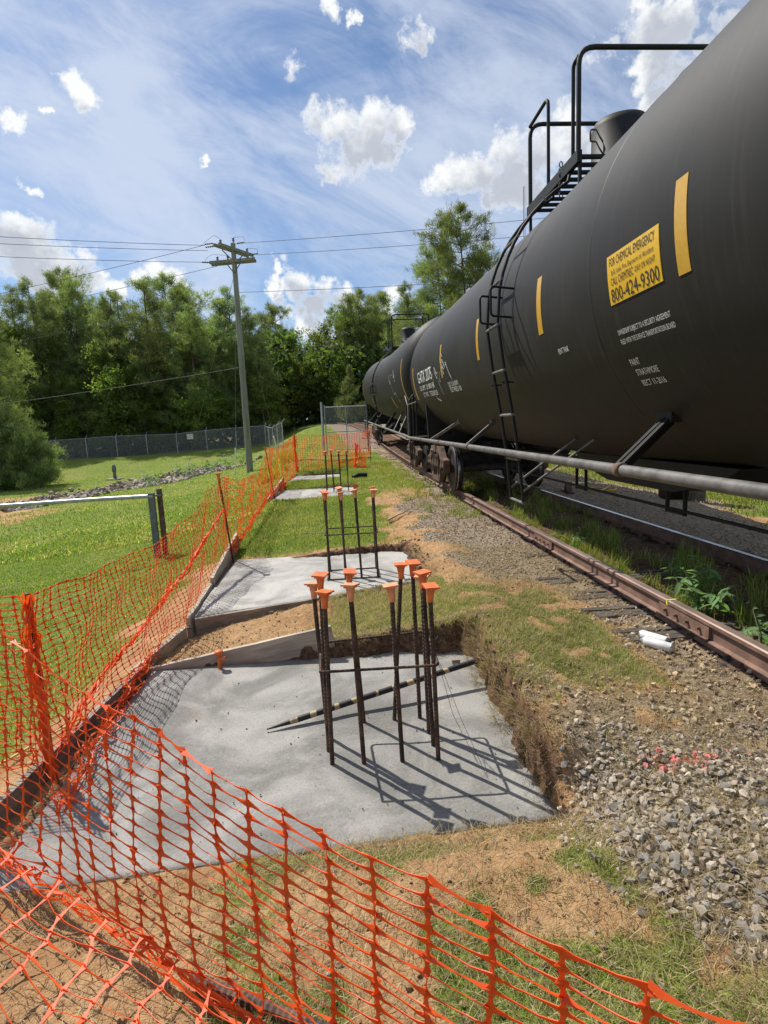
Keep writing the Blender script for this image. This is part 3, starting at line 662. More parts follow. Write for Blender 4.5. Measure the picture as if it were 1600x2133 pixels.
    mw_ = MB(); mw_.lathe([(.30, zt-.08), (.30, zt+.2), (.34, zt+.2), (.34, zt+.27), (.1, zt+.31), (.001, zt+.31)], (0, -1.1, 0), 'z', 28); mw_.build('manway', M['black'], root)
    # chains across the ladder opening
    for s in (-1, 1):
        ch = MB()
        for k in range(7):
            c = Vector((s*x0*1.02, .30+.04*(k % 2), dk+.10-.05*k)); ch.tube([c+Vector((0, .018*math.cos(a), .03*math.sin(a))) if k % 2 else c+Vector((.018*math.cos(a), 0, .03*math.sin(a))) for a in np.linspace(0, 2*math.pi, 9)], .006, 5)
        ch.build('chain', M['black'], root)
    # underside: bottom outlet skid, brake rods in hangers
    sk = MB(); sk.prism([(-1.5, cz-Rr+.06), (1.4, cz-Rr+.06), (1.1, cz-Rr-.09), (.55, cz-Rr-.20), (-.65, cz-Rr-.20), (-1.2, cz-Rr-.09)], -.42, .42, lambda a, b_, h: (h, a-.6, b_)); sk.lathe([(.11, .60), (.14, .62), (.14, .9)], (0, -.6, 0), 'z', 16); sk.build('outlet_skid', M['black'], root)
    rd = MB(); rd.tube([(-.16, y, .54) for y in (-6, -3, 0, 3, 6)], .016, 8); rd.build('brake_rod', M['black'], root)
    for y in (-3.2, -2.86, -.9, 1.2, 4):
        g = MB(); g.box((-.16, y-.14, .70), (.035, .02, .40)); g.box((-.16, y+.14, .70), (.035, .02, .40)); g.box((-.16, y, .515), (.035, .30, .018)); g.build('hanger', M['black'], root)
    MB().tube([(.5, y, .80) for y in np.linspace(-7, 7, 8)], .03, 8).build('train_line', M['truck'], root)
    rs = MB(); rs.lathe([(.001, -.5), (.2, -.45), (.22, -.35), (.22, .35), (.2, .45), (.001, .5)], (.75, 4.6, .92), 'y', 18); rs.build('air_reservoir', M['black'], root)
    for s in (-1, 1): make_truck(root, s*6.85)
    # reflective stripes on the left flank
    for (y, a0, a1) in ([(-2.97, -13, 5.4), (-.89, -10.6, 8.2), (1.34, -9.7, 9.9), (3.92, -12, 9.6), (7.5, -24, 5), (-5.1, -12, 7)] if near else [(7.8, -26, 10), (3, -30, -20), (-4.5, -38, -22), (-7.86, -30, 14)]):
        m = MB(); shell_patch(m, 0, cz, Rr, y-.052, y+.052, a0, a1, 12); m.build('reflective_stripe', M['yellow'], tank)
    return root, tank

car1, tank1 = tank_car('near black tank car with yellow emergency sign, side ladder and white stencils', 2.43, 1.469, True)
car1.location = (float(xc(6)), 6.0, RT); car1.rotation_euler = (0, 0, YAW)
CZ1, R1 = 2.43, 1.469
def flank(name, txt, m, yr, yl, a, h, **k): return text_on_shell(name, txt, m, tank1, CZ1, R1, yr, yl, a, h, **k)
sg = MB(); shell_patch(sg, 0, CZ1, R1, -2.775, -2.172, -12.4, -.6, 14, .004); SIGN = sg.build('emergency_sign', M['signyellow'], tank1); SIGN['label'] = 'yellow chemical emergency sign with a phone number'
for (t, a, h, yr, yl) in (('FOR CHEMICAL EMERGENCY', -3.3, .052, -2.735, -2.205), ('Spill, Leak, Fire, Exposure or Accident', -5.4, .030, -2.72, -2.225), ('CALL CHEMTREC', -7.9, .047, -2.49, -2.215), ('-DAY OR NIGHT', -7.65, .034, -2.73, -2.505), ('800-424-9300', -11.9, .085, -2.755, -2.20)):
    o = text_on_shell('sign_lettering', t, M['black_print'], SIGN, CZ1, R1, yr, yl, a, h, off=.0065)
flank('stencil_lettering', 'OWNERSHIP SUBJECT TO A SECURITY AGREEMENT', M['white_print'], -2.77, -2.172, -20.1, .034)
flank('stencil_lettering', 'FILED WITH THE SURFACE TRANSPORTATION BOARD', M['white_print'], -2.785, -2.172, -22.6, .034)
flank('stencil_lettering', 'PAINT', M['white_print'], -2.29, -2.175, -28.7, .048)
flank('stencil_lettering', 'STRATHMORE', M['white_print'], -2.45, -2.19, -31.7, .046)
flank('stencil_lettering', 'RECT 11-2016', M['white_print'], -2.46, -2.19, -34.9, .046)
flank('stencil_lettering', 'VENT TANK', M['white_print'], -1.37, -1.155, -19.2, .045)
flank('stencil_lettering', 'GATX 2075', M['white_print'], 4.95, 6.75, -10.2, .24)
flank('stencil_lettering', 'LD LMT  211800 LB', M['white_print'], 4.9, 6.7, -16.5, .10)
flank('stencil_lettering', 'LT WT   75200 LB', M['white_print'], 4.8, 6.5, -22.4, .10)
flank('stencil_lettering', 'DOT 111A100W1', M['white_print'], 2.85, 3.6, -19.0, .08)
flank('stencil_lettering', 'TEST PRESS 100', M['white_print'], 2.75, 3.6, -22.6, .08)
def graffiti(parent, cz, Rr, y0, y1, a0, a1, seed, k):
    rr = random.Random(seed); g = MB(); 
    for s in range(k):
        y = y0+(y1-y0)*(s+.3)/k; a = a0+(a1-a0)*rr.random()*.5; pts = []
        for j in range(9):
            pts.append((y, a)); y += rr.uniform(-.22, .16)*(1 if y1 > y0 else 1); a += (a1-a0)*rr.uniform(-.16, .26)
        P = [Vector((-math.cos(R(b))*(Rr+.002), q, cz+float(bend(q))+math.sin(R(b))*(Rr+.002))) for q, b in pts]; MB().tube(bent([*P], .2, 4), .0055, 4).build('graffiti', M['grey_print'], parent)
graffiti(tank1, CZ1, R1, 4.9, 3.2, 2, -27, 5, 5)

car2, tank2 = tank_car('second black tank car farther down the track with a tall top platform', 2.70, 1.53, False, .30)
yc = 24.35; za, zb = float(rise(yc-6.85)), float(rise(yc+6.85)); car2.location = (float(xc(yc))+.04, yc, RT+(za+zb)/2); car2.rotation_euler = (math.atan2(zb-za, 13.7), 0, head(yc))
graffiti(tank2, 2.70, 1.53, -6.2, -4.4, 8, -28, 9, 3)

def H(x, y): return float(height(np.array([x]), np.array([y]))[0])
# ------------------------------------------------------------------ form boards
def board(a, b, h, th, mt, label, tilt=0):
    a, b = Vector(a), Vector(b); d = b-a; L = d.length; o = MB(); n = 10
    rows = []
    for i in range(n+1):
        t = i/n; w = .004*math.sin(i*2.1+L); rows.append([(-th/2+w, t*L, 0), (th/2+w, t*L, 0), (th/2+w, t*L, h), (-th/2+w, t*L, h)])
    vs = [p for r in rows for p in r]; fs = [(0, 3, 2, 1), (4*n, 4*n+1, 4*n+2, 4*n+3)]
    for i in range(n):
        for k in range(4): fs.append((4*i+k, 4*i+(k+1) % 4, 4*i+4+(k+1) % 4, 4*i+4+k))
    o.add(vs, fs); ob = o.build('form_board', mt); ob.location = a
    d.normalize(); x = d.cross(Vector((0, 0, 1))).normalized(); z = x.cross(d); ob.rotation_euler = Matrix((x, d, z)).transposed().to_euler()
    return tag(ob, label, 'board', 'form boards round the footings')
board((-1.66, 4.285, -.41), (-.20, 4.33, -.17), .225, .038, M['wood'], 'tilted grey form board along the far edge of the nearest footing')
board((-1.90, 2.25, -.42), (-1.70, 4.26, -.40), .25, .038, M['woodold'], 'dark weathered form board left of the nearest footing, under the net')
board((-1.75, 4.20, -.37), (-1.60, 5.05, -.35), .22, .038, M['wood'], 'short pale form board between the first and second footing, behind the net')
board((-1.53, 5.15, -.285), (.10, 5.745, -.285), .195, .040, M['woodold'], 'dark brown form board along the near edge of the second footing')
board((-1.58, 5.10, -.30), (-1.66, 6.35, -.30), .235, .038, M['wood'], 'pale form board at the near left corner of the second footing')
board((-1.64, 6.30, -.24), (-1.76, 8.45, -.10), .235, .038, M['wood'], 'long grey form board running up behind the second footing')
board((-2.06, 13.6, -.22), (-2.03, 16.9, .02), .20, .038, M['wood'], 'far form board left of the third footing')
for (x, y, z0, z1, lb) in ((-1.56, 5.08, -.55, -.14, 'short wooden peg at the near left corner of the second footing'), (-.86, 5.36, -.55, -.13, 'wooden peg in front of the dark brown form board')):
    tag(MB().box((0, 0, (z0+z1)/2), (.045, .045, z1-z0)).build('form_peg', M['woodold'], None, (x, y, 0)), lb, 'peg')
s = MB(); s.lathe([(.016, -.12), (.016, .05), (.034, .05), (.034, .075), (.001, .08)], (0, 0, 0), 'z', 10); s.box((.02, 0, .015), (.05, .02, .02)); 
tag(s.build('stake_cap', M['cap'], None, (-1.10, 4.22, -.13)), 'orange capped stake end poking out of the soil behind the tilted board', 'stake')

# ------------------------------------------------------------------ rebar cages and caps
def cap_mesh(m, s=1):
    b = MB(); b.box((0, 0, .052), (.086*s, .086*s, .009)); b.box((0, 0, .043), (.06*s, .06*s, .012)); b.lathe([(.019*s, -.035), (.021*s, .0), (.028*s, .036), (.030*s, .046)], (0, 0, 0), 'z', 10); b.lathe([(.001, -.035), (.019*s, -.035)], (0, 0, 0), 'z', 10); return b.mesh('rebar_cap', m)
CAPS = [cap_mesh(M['cap'], .88), cap_mesh(M['capfade'], .88)]
def cage(label, bars, hoops, which, names, r=.0125):
    b0 = Vector(bars[0][0]); root = empty('rebar_cage', (b0.x, b0.y, b0.z)); tag(root, label, 'rebar cage', 'rebar cages standing in the footings')
    for (a, b), nm in zip(bars, names):
        a, b = Vector(a), Vector(b); d = (b-a).normalized(); bo_ = MB().tube([a-b0-d*.06, (a+b)/2-b0, b-b0], r, 8).build('bar', M['rebar'], root)
        c = link('cap', CAPS[random.random() < .35], bo_); c.location = b-b0; q = d.to_track_quat('Z', 'Y').to_euler(); c.rotation_euler = (q.x+random.uniform(-.16, .16), q.y+random.uniform(-.16, .16), random.uniform(-.5, .5))
    for pts in hoops:
        p = [Vector(q)-b0 for q in pts]; MB().tube(bent(p+[p[0]], .03, 3), .0075, 6).build('tie_hoop', M['rebar'], root)
    return root
B1 = [((-.193, 2.845, -.21), (-.178, 2.845, .715)), ((-.021, 2.83, -.21), (-.042, 2.84, .745)), ((.187, 2.82, -.21), (.17, 2.84, .73)), ((.383, 2.82, -.21), (.372, 2.84, .715)),
      ((.376, 2.958, -.21), (.353, 2.97, .755)), ((.368, 3.085, -.21), (.362, 3.10, .70)), ((.337, 3.267, -.21), (.330, 3.29, .735)), ((.177, 3.265, -.21), (.258, 3.27, .73)),
      ((-.01, 3.259, -.21), (-.051, 3.28, .705)), ((-.217, 2.975, -.21), (-.202, 2.98, .775)), ((-.225, 3.12, -.21), (-.252, 3.11, .69))]
cage('nearest cage of rusty upright bars with orange caps standing in wet concrete', B1,
     [[(-.222, 2.815, .345), (.40, 2.80, .345), (.40, 3.30, .345), (-.245, 3.29, .32)]], 'nearest',
     ['the front left corner bar', 'the second front bar from the left', 'the third front bar from the left', 'the front right corner bar', 'the second bar of the right side', 'the third bar of the right side', 'the back right corner bar', 'the leaning back bar', 'the second back bar from the left', 'the second bar of the left side', 'the back left bar'])
def gen_bars(x0, x1, y0, y1, z, h, n=4):
    out = []; nm = []
    for row, y in (('front', y0), ('back', y1)):
        for i in range(n):
            x = x0+(x1-x0)*i/(n-1); out.append(((x, y, z-.02), (x+random.uniform(-.03, .02), y+random.uniform(-.02, .04), z+h+random.uniform(-.03, .04)))); nm.append(f"the {['leftmost', 'second', 'third', 'rightmost'][i]} {row} bar")
    return out, nm
b2, n2 = gen_bars(-.32, .23, 6.24, 6.62, -.10, .93)
cage('middle cage of dark upright bars with orange caps on the second footing', b2, [[(-.34, 6.22, .42), (.25, 6.22, .42), (.25, 6.64, .42), (-.34, 6.64, .42)], [(-.34, 6.22, -.09), (.25, 6.22, -.09), (.25, 6.64, -.09), (-.34, 6.64, -.09)]], 'middle', n2)
b3, n3 = gen_bars(-.70, -.12, 15.1, 15.55, -.10, 1.02)
cage('farthest cage of thin upright bars on the third footing before the far net', b3, [[(-.72, 15.08, .45), (-.10, 15.08, .45), (-.10, 15.57, .45), (-.72, 15.57, .45)]], 'farthest', n3)
# striped stake lying across the near footing
st = MB(); L = 1.50; st.tube([(0, t*L, 0) for t in np.linspace(0, 1, 9)], [.004]+[.019]*8, 12); o = st.build('striped_stake', M['stripe']); a = Vector((-.60, 3.23, -.182)); b = Vector((.84, 3.70, -.035)); d = (b-a).normalized(); o.location = a
x = d.cross(Vector((0, 0, 1))).normalized(); o.rotation_euler = Matrix((x, d, x.cross(d))).transposed().to_euler(); tag(o, 'black and tan banded pipe lying across the nearest footing into the soil', 'pipe')
for (pts, nm) in (([(.40, 2.85, .36), (.50, 3.0, -.05), (.58, 2.75, -.19)], 'thin tie wire hanging from the front right corner of the nearest cage'), ([(.41, 2.83, .34), (.52, 2.9, .0), (.60, 2.62, -.19)], 'second thin tie wire drooping onto the nearest footing')):
    tag(MB().tube(pts, .0012, 4).build('tie_wire', M['wire']), nm, 'wire')
rb = MB(); pts = [Vector((-.56, 1.50, .02))+Vector((.55, -.26, .006))*t for t in np.linspace(0, 1, 60)]; rb.tube(pts, [.0165 if k % 2 else .0195 for k in range(60)], 9, smooth=False)
z0 = H(-.3, 1.38); o = rb.build('loose_bar', M['rust'], None, (0, 0, z0)); tag(o, 'ribbed rusty steel bar lying on the soil at the bottom edge', 'steel bar')

# ------------------------------------------------------------------ net posts and orange netting
POSTS = [((-1.755, 3.03), (-1.775, 3.05), .80, 'steel stake wrapped in bunched orange net at the near left corner'), ((-1.665, 7.62), (-1.70, 7.32), 1.04, 'dark steel stake with orange cap at the second footing'), ((-1.955, 14.3), (-2.01, 13.6), 1.16, 'dark steel stake with orange cap left of the third footing'), ((-2.06, 21.3), (-2.06, 21.2), 1.38, 'stake wound in orange net at the far corner of the netting'), ((.74, 21.6), (.74, 21.6), 1.40, 'stake holding the far end of the net beside the second car'), ((-2.26, 3.0), (-2.27, 3.0), .88, 'stake at the outer left corner where the near net turns'), ((.88, .38), (.88, .37), .80, 'stake holding the right end of the near net by the camera')]
for i, (p, q, zt, lb) in enumerate(POSTS):
    r = empty('net_stake', (p[0], p[1], 0)); zb = H(*p)-.1; dq = (q[0]-p[0], q[1]-p[1]); MB().tube([(0, 0, zb), (dq[0], dq[1], zt)], .0125, 7).build('bar', M['rebar'], r); tag(r, lb, 'stake', 'stakes holding the orange net')
    if i in (1, 2): c = link('cap', CAPS[0], r, (dq[0], dq[1], zt))
def net(name, path, rows, dcol, wk, wm, hk, hm, label, rough=.008, solid=True, seed=1, fall=None, jit=.12):
    "path: list of (x,y,ztop,zbot); rows of strands; ribbons lie in the net's own surface"
    rr = np.random.default_rng(seed); P = np.array([tuple(p)+(0,)*(6-len(p)) for p in path], float); seg = np.hypot(*(P[1:, :2]-P[:-1, :2]).T); S = np.concatenate([[0], np.cumsum(seg)]); ncol = max(2, int(S[-1]/dcol))
    s = np.linspace(0, S[-1], ncol+1); Q = np.stack([np.interp(s, S, P[:, k]) for k in range(6)], 1)
    tx = np.gradient(Q[:, 0]); ty = np.gradient(Q[:, 1]); ln = np.hypot(tx, ty); tx /= ln; ty /= ln; nx, ny = -ty, tx
    t = np.linspace(0, 1, rows+1); G = np.zeros((ncol+1, rows+1, 3)); ph = rr.random(6)*6
    for i in range(ncol+1):
        h = Q[i, 2]-Q[i, 3]; w = rough*(np.sin(s[i]*5.1+t*4+ph[0])+.7*np.sin(s[i]*11+t*7+ph[1])+.6*np.sin(t*15+s[i]*3+ph[2]))
        if fall is not None: w = w+fall(t)
        sh = jit*dcol*np.cumsum(rr.normal(0, .35, rows+1))*.4+.12*dcol*np.sin(t*3+s[i]*1.7+ph[3])*t
        z = Q[i, 2]-h*t+rr.normal(0, .08, rows+1)*h/rows; lo = t > .92; z = np.where(lo, np.maximum(z, Q[i, 3]+.02*rr.random(rows+1)), z)
        extra = np.where(lo, rr.normal(0, .014, rows+1), 0)
        G[i, :, 0] = Q[i, 0]+Q[i, 4]*t+nx[i]*(w+extra)+tx[i]*(sh+extra); G[i, :, 1] = Q[i, 1]+Q[i, 5]*t+ny[i]*(w+extra)+ty[i]*(sh+extra); G[i, :, 2] = z
    V = []; F = []
    def ribbon(pts, wid, ws):
        b = len(V)
        for p, wv, k in zip(pts, wid, ws): V.append(p-wv*k/2); V.append(p+wv*k/2)
        for k in range(len(pts)-1): F.append((b+2*k, b+2*k+1, b+2*k+3, b+2*k+2))
    ns = 5; prof = [1, .45, .12, 0, .12, .45]
    for i in range(ncol+1):
        tv = np.array((tx[i], ty[i], 0)); nv = np.array((nx[i], ny[i], 0)); pts = []; wd = []; ws = []
        for j in range(rows+1):
            tw = rr.normal(0, .35); base = tv*math.cos(tw)+nv*math.sin(tw)
            if j < rows:
                for k in range(6):
                    f = k/6; pts.append(G[i, j]*(1-f)+G[i, j+1]*f); wd.append(base); ws.append(wm+(wk-wm)*prof[k])
            else: pts.append(G[i, j]); wd.append(base); ws.append(wk)
        ribbon(pts, wd, ws)
    up = np.array((0, 0, 1.)); hp = [1, .35, .08, 0, .08, .35, 1]
    for j in range(rows+1):
        for i in range(ncol):
            a, b = G[i, j], G[i+1, j]; tw = rr.normal(0, .5); nv = np.array((nx[i], ny[i], 0)); base = up*math.cos(tw)+nv*math.sin(tw); sag = rr.uniform(.02, .07)*dcol+.0; pts = []; ws = []
            for k in range(7):
                f = k/6; p = a*(1-f)+b*f; p = p-up*sag*4*f*(1-f)*.5+nv*rr.normal(0, .001); pts.append(p); ws.append((hm+(hk-hm)*hp[k])*(1.35 if j == 0 else 1))
            ribbon(pts, [base]*7, ws)
    me = bpy.data.meshes.new(name); me.from_pydata([tuple(v) for v in V], [], F); me.materials.append(M['net']); me.update(); o = link(name, me)
    if solid: m = o.modifiers.new('thickness', 'SOLIDIFY'); m.thickness = .0018; m.offset = 0
    return tag(o, label, 'safety net', 'orange safety netting') if label else o
near = [(.86, .40, .74, .02, 0, .1), (.52, .676, .715, .0, 0, .1), (.342, .825, .676, .0, 0, .08), (.12, 1.01, .684, .0, 0, .04), (-.097, 1.19, .680, .0, 0, 0), (-.404, 1.446, .682, -.0, 0, -.06), (-.597, 1.607, .703, -.01, 0, -.1), (-.911, 1.867, .72, -.02, 0, -.13), (-1.122, 2.043, .745, -.04, 0, -.14), (-1.361, 2.242, .82, -.06, 0, -.16), (-1.8, 2.62, .83, -.12, 0, -.2), (-2.25, 2.98, .84, -.2, 0, -.2)]
N1 = net('safety_net', near, 18, .137, .027, .0092, .017, .0033, 'bright orange net stretched low across the foreground', .007, True, 3, jit=.06)
flap = [(-1.9, 2.40, .0, -.05, -.14, -.22), (-1.45, 2.08, .02, .01, -.14, -.30), (-1.19, 1.90, .05, .02, -.10, -.26), (-.845, 1.68, .06, .03, -.10, -.34), (-.648, 1.545, .04, .03, -.08, -.26), (-.43, 1.38, .05, .03, -.06, -.30), (-.1, 1.15, .04, .03, -.05, -.2)]
net('safety_net', flap, 6, .15, .022, .0075, .014, .003, 'loose skirt of orange net lying on the soil at the lower left', .016, True, 21, jit=.6)
mid = [(-2.3, 3.02, .80, -.25), (-1.76, 3.04, .79, -.18), (-1.745, 3.36, .768, -.18), (-1.737, 3.78, .73, -.17), (-1.722, 4.62, .692, -.18), (-1.70, 5.98, .753, -.22), (-1.69, 7.34, 1.03, -.06), (-1.66, 7.6, 1.04, -.03)]
net('safety_net', mid, 26, .076, .0160, .0058, .013, .0040, 'orange net sagging along the left of the first two footings', .02, True, 5)
net('safety_net', [(-1.69, 7.34, 1.03, -.04), (-1.72, 8.8, .87, -.05), (-1.83, 11.3, .78, .02), (-1.93, 13.45, 1.16, .05), (-1.98, 14.3, 1.15, -.02)], 24, .085, .018, .0078, .015, .0062, 'orange net sagging between the second and third footings', .03, False, 7)
net('safety_net', [(-1.98, 13.7, 1.16, 0), (-2.0, 16.5, 1.12, 0), (-2.06, 21.2, 1.36, -.08)], 24, .09, .020, .009, .017, .0075, 'orange net running back beside the third and fourth footings', .03, False, 8)
net('safety_net', [(-2.06, 21.2, 1.36, -.1), (-1.2, 21.2, 1.33, -.1), (-.1, 21.3, 1.32, .0), (.4, 21.4, 1.36, .2), (.74, 21.6, 1.5, .5)], 22, .09, .026, .012, .021, .009, 'far orange net closing off the end of the footings by the gate', .04, False, 9)
net('safety_net', [(.16, 20.6, .95, .12), (.30, 20.5, .95, .10), (.52, 20.5, .35, .08)], 12, .03, .022, .010, .018, .008, 'crumpled end of orange net slumped on the grass', .06, False, 11)
# folded edges and bunches: extra layers of the same sheets
def bunch(path, n, spread, w, seed, label):
    rr = random.Random(seed); b = MB()
    for k in range(n):
        pts = []
        for p in path:
            pts.append(Vector(p)+Vector((rr.gauss(0, spread), rr.gauss(0, spread), rr.gauss(0, spread*.8))))
        pts = bent(pts, .2, 3); v = []; wd = Vector((rr.gauss(0, 1), rr.gauss(0, 1), rr.gauss(0, 1))).normalized()
        for i, p in enumerate(pts): q = w*(.5+.9*abs(math.sin(i*1.9+k))); v += [p-wd*q, p+wd*q]
        b.add(v, [(2*i, 2*i+1, 2*i+3, 2*i+2) for i in range(len(pts)-1)])
    o = b.build('net_fold', M['net'], None); return tag(o, label, 'safety net', 'orange safety netting')
def dens(path, step=.09):
    out = []
    for a, b in zip(path[:-1], path[1:]):
        a, b = Vector(a), Vector(b); n = max(1, int((b-a).length/step)); out += [a.lerp(b, i/n) for i in range(n)]
    return out+[Vector(path[-1])]
bunch(dens([(-1.675, 7.3, .63), (-1.70, 5.83, .30), (-1.717, 4.92, .17), (-1.73, 4.25, .08), (-1.74, 3.74, .04), (-1.75, 3.1, -.1)]), 11, .016, .006, 1, 'thick orange fold slanting down the sagging net from the second stake')
bunch(dens([(-1.76, 3.02, .80), (-1.77, 3.0, .4), (-1.74, 2.98, .0), (-1.70, 2.9, -.17)], .07), 17, .024, .0065, 2, 'dense red bundle of net wound round the near left stake')
bunch(dens([(-1.90, 2.45, -.13), (-1.45, 2.12, -.06), (-1.19, 1.92, -.03), (-.845, 1.69, .01), (-.648, 1.545, .02), (-.43, 1.38, .02), (-.2, 1.2, .02)], .07), 8, .018, .0036, 3, 'heap of net gathered along the ground at the foot of the near net')
bunch(dens([(-1.68, 7.7, 0), (-1.80, 10.9, .12), (-1.93, 13.4, .20), (-1.97, 14.3, .0)]), 9, .02, .006, 4, 'bright orange lower edge of the net between second and third footings')
bunch(dens([(-1.99, 15.6, -.05), (-2.02, 16.1, .02), (-1.96, 16.6, .06)], .1), 12, .05, .012, 5, 'bright knot of net caught on the far form board')
bunch(dens([(-2.06, 21.25, 1.38), (-2.05, 21.2, .7), (-2.02, 21.1, .0)], .1), 16, .04, .012, 6, 'orange net bundled round the far corner stake')
bunch(dens([(.20, 20.55, .95), (.16, 20.5, .5), (.12, 20.45, .12), (.55, 20.45, .14)], .1), 14, .04, .012, 12, 'bright orange tangle of net end beside the rail')
bunch(dens([(-1.50, 2.60, -.19), (-1.60, 3.2, -.15), (-1.66, 4.1, -.15), (-1.70, 4.6, -.16)], .08), 12, .04, .005, 13, 'loose foot of the sagging net trailing over the left form board')

# ------------------------------------------------------------------ small things on the ground
def spray_can(loc, rz, label, tip):
    r = empty('spray_can', loc, rz); r.rotation_euler = (R(90), 0, rz)
    MB().lathe([(.001, 0), (.028, 0), (.0325, .006), (.0325, .185), (.030, .192)], (0, 0, 0), 'z', 24).build('body', M['can'], r)
    MB().lathe([(.0325, .0), (.0337, .002), (.0337, .006), (.0325, .008)], (0, 0, 0), 'z', 24).build('rim', M['galv'], r)
    MB().lathe([(.030, .192), (.026, .205), (.014, .212), (.012, .222), (.001, .222)], (0, 0, 0), 'z', 20).build('dome', M['galvdark'] if tip else M['galv'], r)
    if tip: MB().lathe([(.008, .222), (.008, .236), (.001, .236)], (0, 0, 0), 'z', 10).build('valve', M['white'], r)
    return tag(r, label, 'spray can', 'two empty paint cans')
zc = H(2.05, 3.7)
spray_can((2.02, 3.80, zc+.045), R(32), 'white spray can lying behind its twin, dark valve end to the right', True)
o = spray_can((2.10, 3.53, zc+.04), R(35+180), 'white spray can lying in front, round base facing the camera', False)
def stick(a, b, r, m, label):
    n = 7; a, b = Vector(a), Vector(b); pts = [a.lerp(b, i/n)+Vector((random.gauss(0, .004), random.gauss(0, .004), random.gauss(0, .004)))*(0 < i < n) for i in range(n+1)]
    tag(MB().tube(pts, [r*(1-.5*i/n) for i in range(n+1)], 6).build('stick', m), label, 'stick')
stick((-2.6, 2.9, H(-2.6, 2.9)+.03), (-1.95, 3.75, H(-1.95, 3.75)+.03), .012, mat('yellow_lath', (.55, .42, .13), .7), 'yellow wooden stick in the grass behind the near left net')
stick((.55, 9.3, .03), (1.05, 10.3, .06), .02, M['wood'], 'pale broken stick on the grass between the second and third cages')
stick((-.95, 9.0, H(-.95, 9)+.03), (-.4, 8.95, H(-.4, 8.95)+.02), .01, M['wood'], 'thin straw coloured stick in the grass behind the middle cage')
hs = MB(); hs.tube([(.02, 17.2, .06), (.2, 17.3, .12), (.45, 17.35, .1)], [.07, .085, .08], 12); tag(hs.build('black_pipe', M['black']), 'short black pipe end lying by the farthest cage', 'pipe')
rk = MB(); rk.box((0, 0, .02), (.06, .04, .03)); tag(rk.build('wood_block', M['woodold'], None, (.70, 4.0, -.19)), 'small dark wood offcut on the far right corner of the nearest footing', 'offcut')

# ------------------------------------------------------------------ pipe gate on the lawn
g = empty('pipe_barrier', (-3.3, 9.6, 0)); zg = H(-3.3, 9.6)
MB().tube([(-.02, 0, .61), (-1.2, 0, .60), (-2.6, -.02, .575), (-6.5, -.05, .55)], .034, 12).build('rail', M['galv'], g)
MB().box((-.06, 0, (.56+zg)/2), (.10, .06, .56-zg+.2)).build('post', M['galvdark'], g); MB().box((.06, .05, (.62+zg)/2), (.075, .06, .62-zg+.2)).build('post', M['rust'], g); MB().box((.0, .02, .615), (.22, .10, .03)).build('bracket', M['galvdark'], g)
tag(g, 'grey horizontal pipe barrier on two posts at the left of the lawn', 'barrier')

# ------------------------------------------------------------------ utility pole and lines
pz = H(-5.23, 29.5); P0 = Vector((-5.23, 29.5, pz)); PT = Vector((-5.15, 29.5, 10.62))
up = empty('utility_pole', P0)
MB().tube([P0-P0-Vector((0, 0, .5)), (PT-P0)*.5, PT-P0], [.175, .145, .115], 16).build('pole', M['pole'], up)
def arm(a, b, nm='crossarm'):
    return MB().beam(Vector(a)-P0, Vector(b)-P0, .10, .13).build(nm, M['pole'], up)
arm((-6.30, 29.32, 9.72), (-4.12, 29.32, 9.84)); arm((-6.30, 29.68, 9.72), (-4.12, 29.68, 9.84)); arm((-5.86, 28.5, 10.28), (-4.62, 30.5, 10.30)); arm((-5.60, 28.4, 10.28), (-4.36, 30.4, 10.30))
for (a, b) in (((-5.55, 29.3, 9.72), (-5.2, 29.36, 9.25)), ((-4.75, 29.3, 9.78), (-5.15, 29.36, 9.25)), ((-5.6, 29.0, 10.2), (-5.2, 29.36, 9.8)), ((-4.8, 30.0, 10.2), (-5.1, 29.6, 9.8))): MB().beam(Vector(a)-P0, Vector(b)-P0, .012, .05).build('brace', M['galvdark'], up)
INS = [(-5.95, 29.5, 9.82), (-5.45, 29.5, 9.86), (-5.6, 28.8, 10.38), (-5.12, 29.5, 10.66), (-4.62, 30.3, 10.40)]
for p in INS: MB().lathe([(.02, 0), (.05, .04), (.03, .07), (.07, .10), (.04, .14), (.07, .18), (.03, .23), (.001, .24)], Vector(p)-P0, 'z', 10).build('insulator', M['porcelain'], up)
for (a, d) in (((-6.3, 29.5, 9.78), (-.4, -.1, 0)), ((-5.9, 28.5, 10.35), (-.4, .1, 0)), ((-5.9, 28.6, 10.25), (-.4, .1, 0)), ((-4.5, 30.4, 10.35), (.4, -.1, 0)), ((-5.0, 29.5, 10.62), (.4, -.1, 0))):
    a = Vector(a)-P0; d = Vector(d); MB().tube([a+d*t for t in np.linspace(0, 1, 9)], [.02, .05, .02, .05, .02, .05, .02, .05, .015], 8).build('strain_insulator', M['porcelain'], up)
for (a, b, c) in (((-6.4, 28.5, 10.3), (-5.9, 28.9, 10.85), (-5.6, 28.8, 10.62)), ((-5.1, 29.5, 10.9), (-4.6, 29.6, 10.95), (-4.55, 29.4, 10.6)), ((-4.6, 30.3, 10.62), (-4.1, 30.3, 10.6), (-4.1, 30.3, 10.3)), ((-6.6, 29.5, 9.8), (-6.3, 29.5, 10.15), (-5.45, 29.5, 10.08))): MB().tube(bent([Vector(q)-P0 for q in (a, b, c)], .5, 6), .008, 5).build('jumper', M['wire'], up)
tag(up, 'tall weathered wooden utility pole with crossarms left of the footings', 'utility pole')
def wire(a, b, sag, label, r=.011):
    a, b = Vector(a), Vector(b); n = 40; tag(MB().tube([a.lerp(b, i/n)-Vector((0, 0, sag*4*(i/n)*(1-i/n))) for i in range(n+1)], r, 5).build('overhead_wire', M['wire']), label, 'wire', 'overhead lines on the pole')
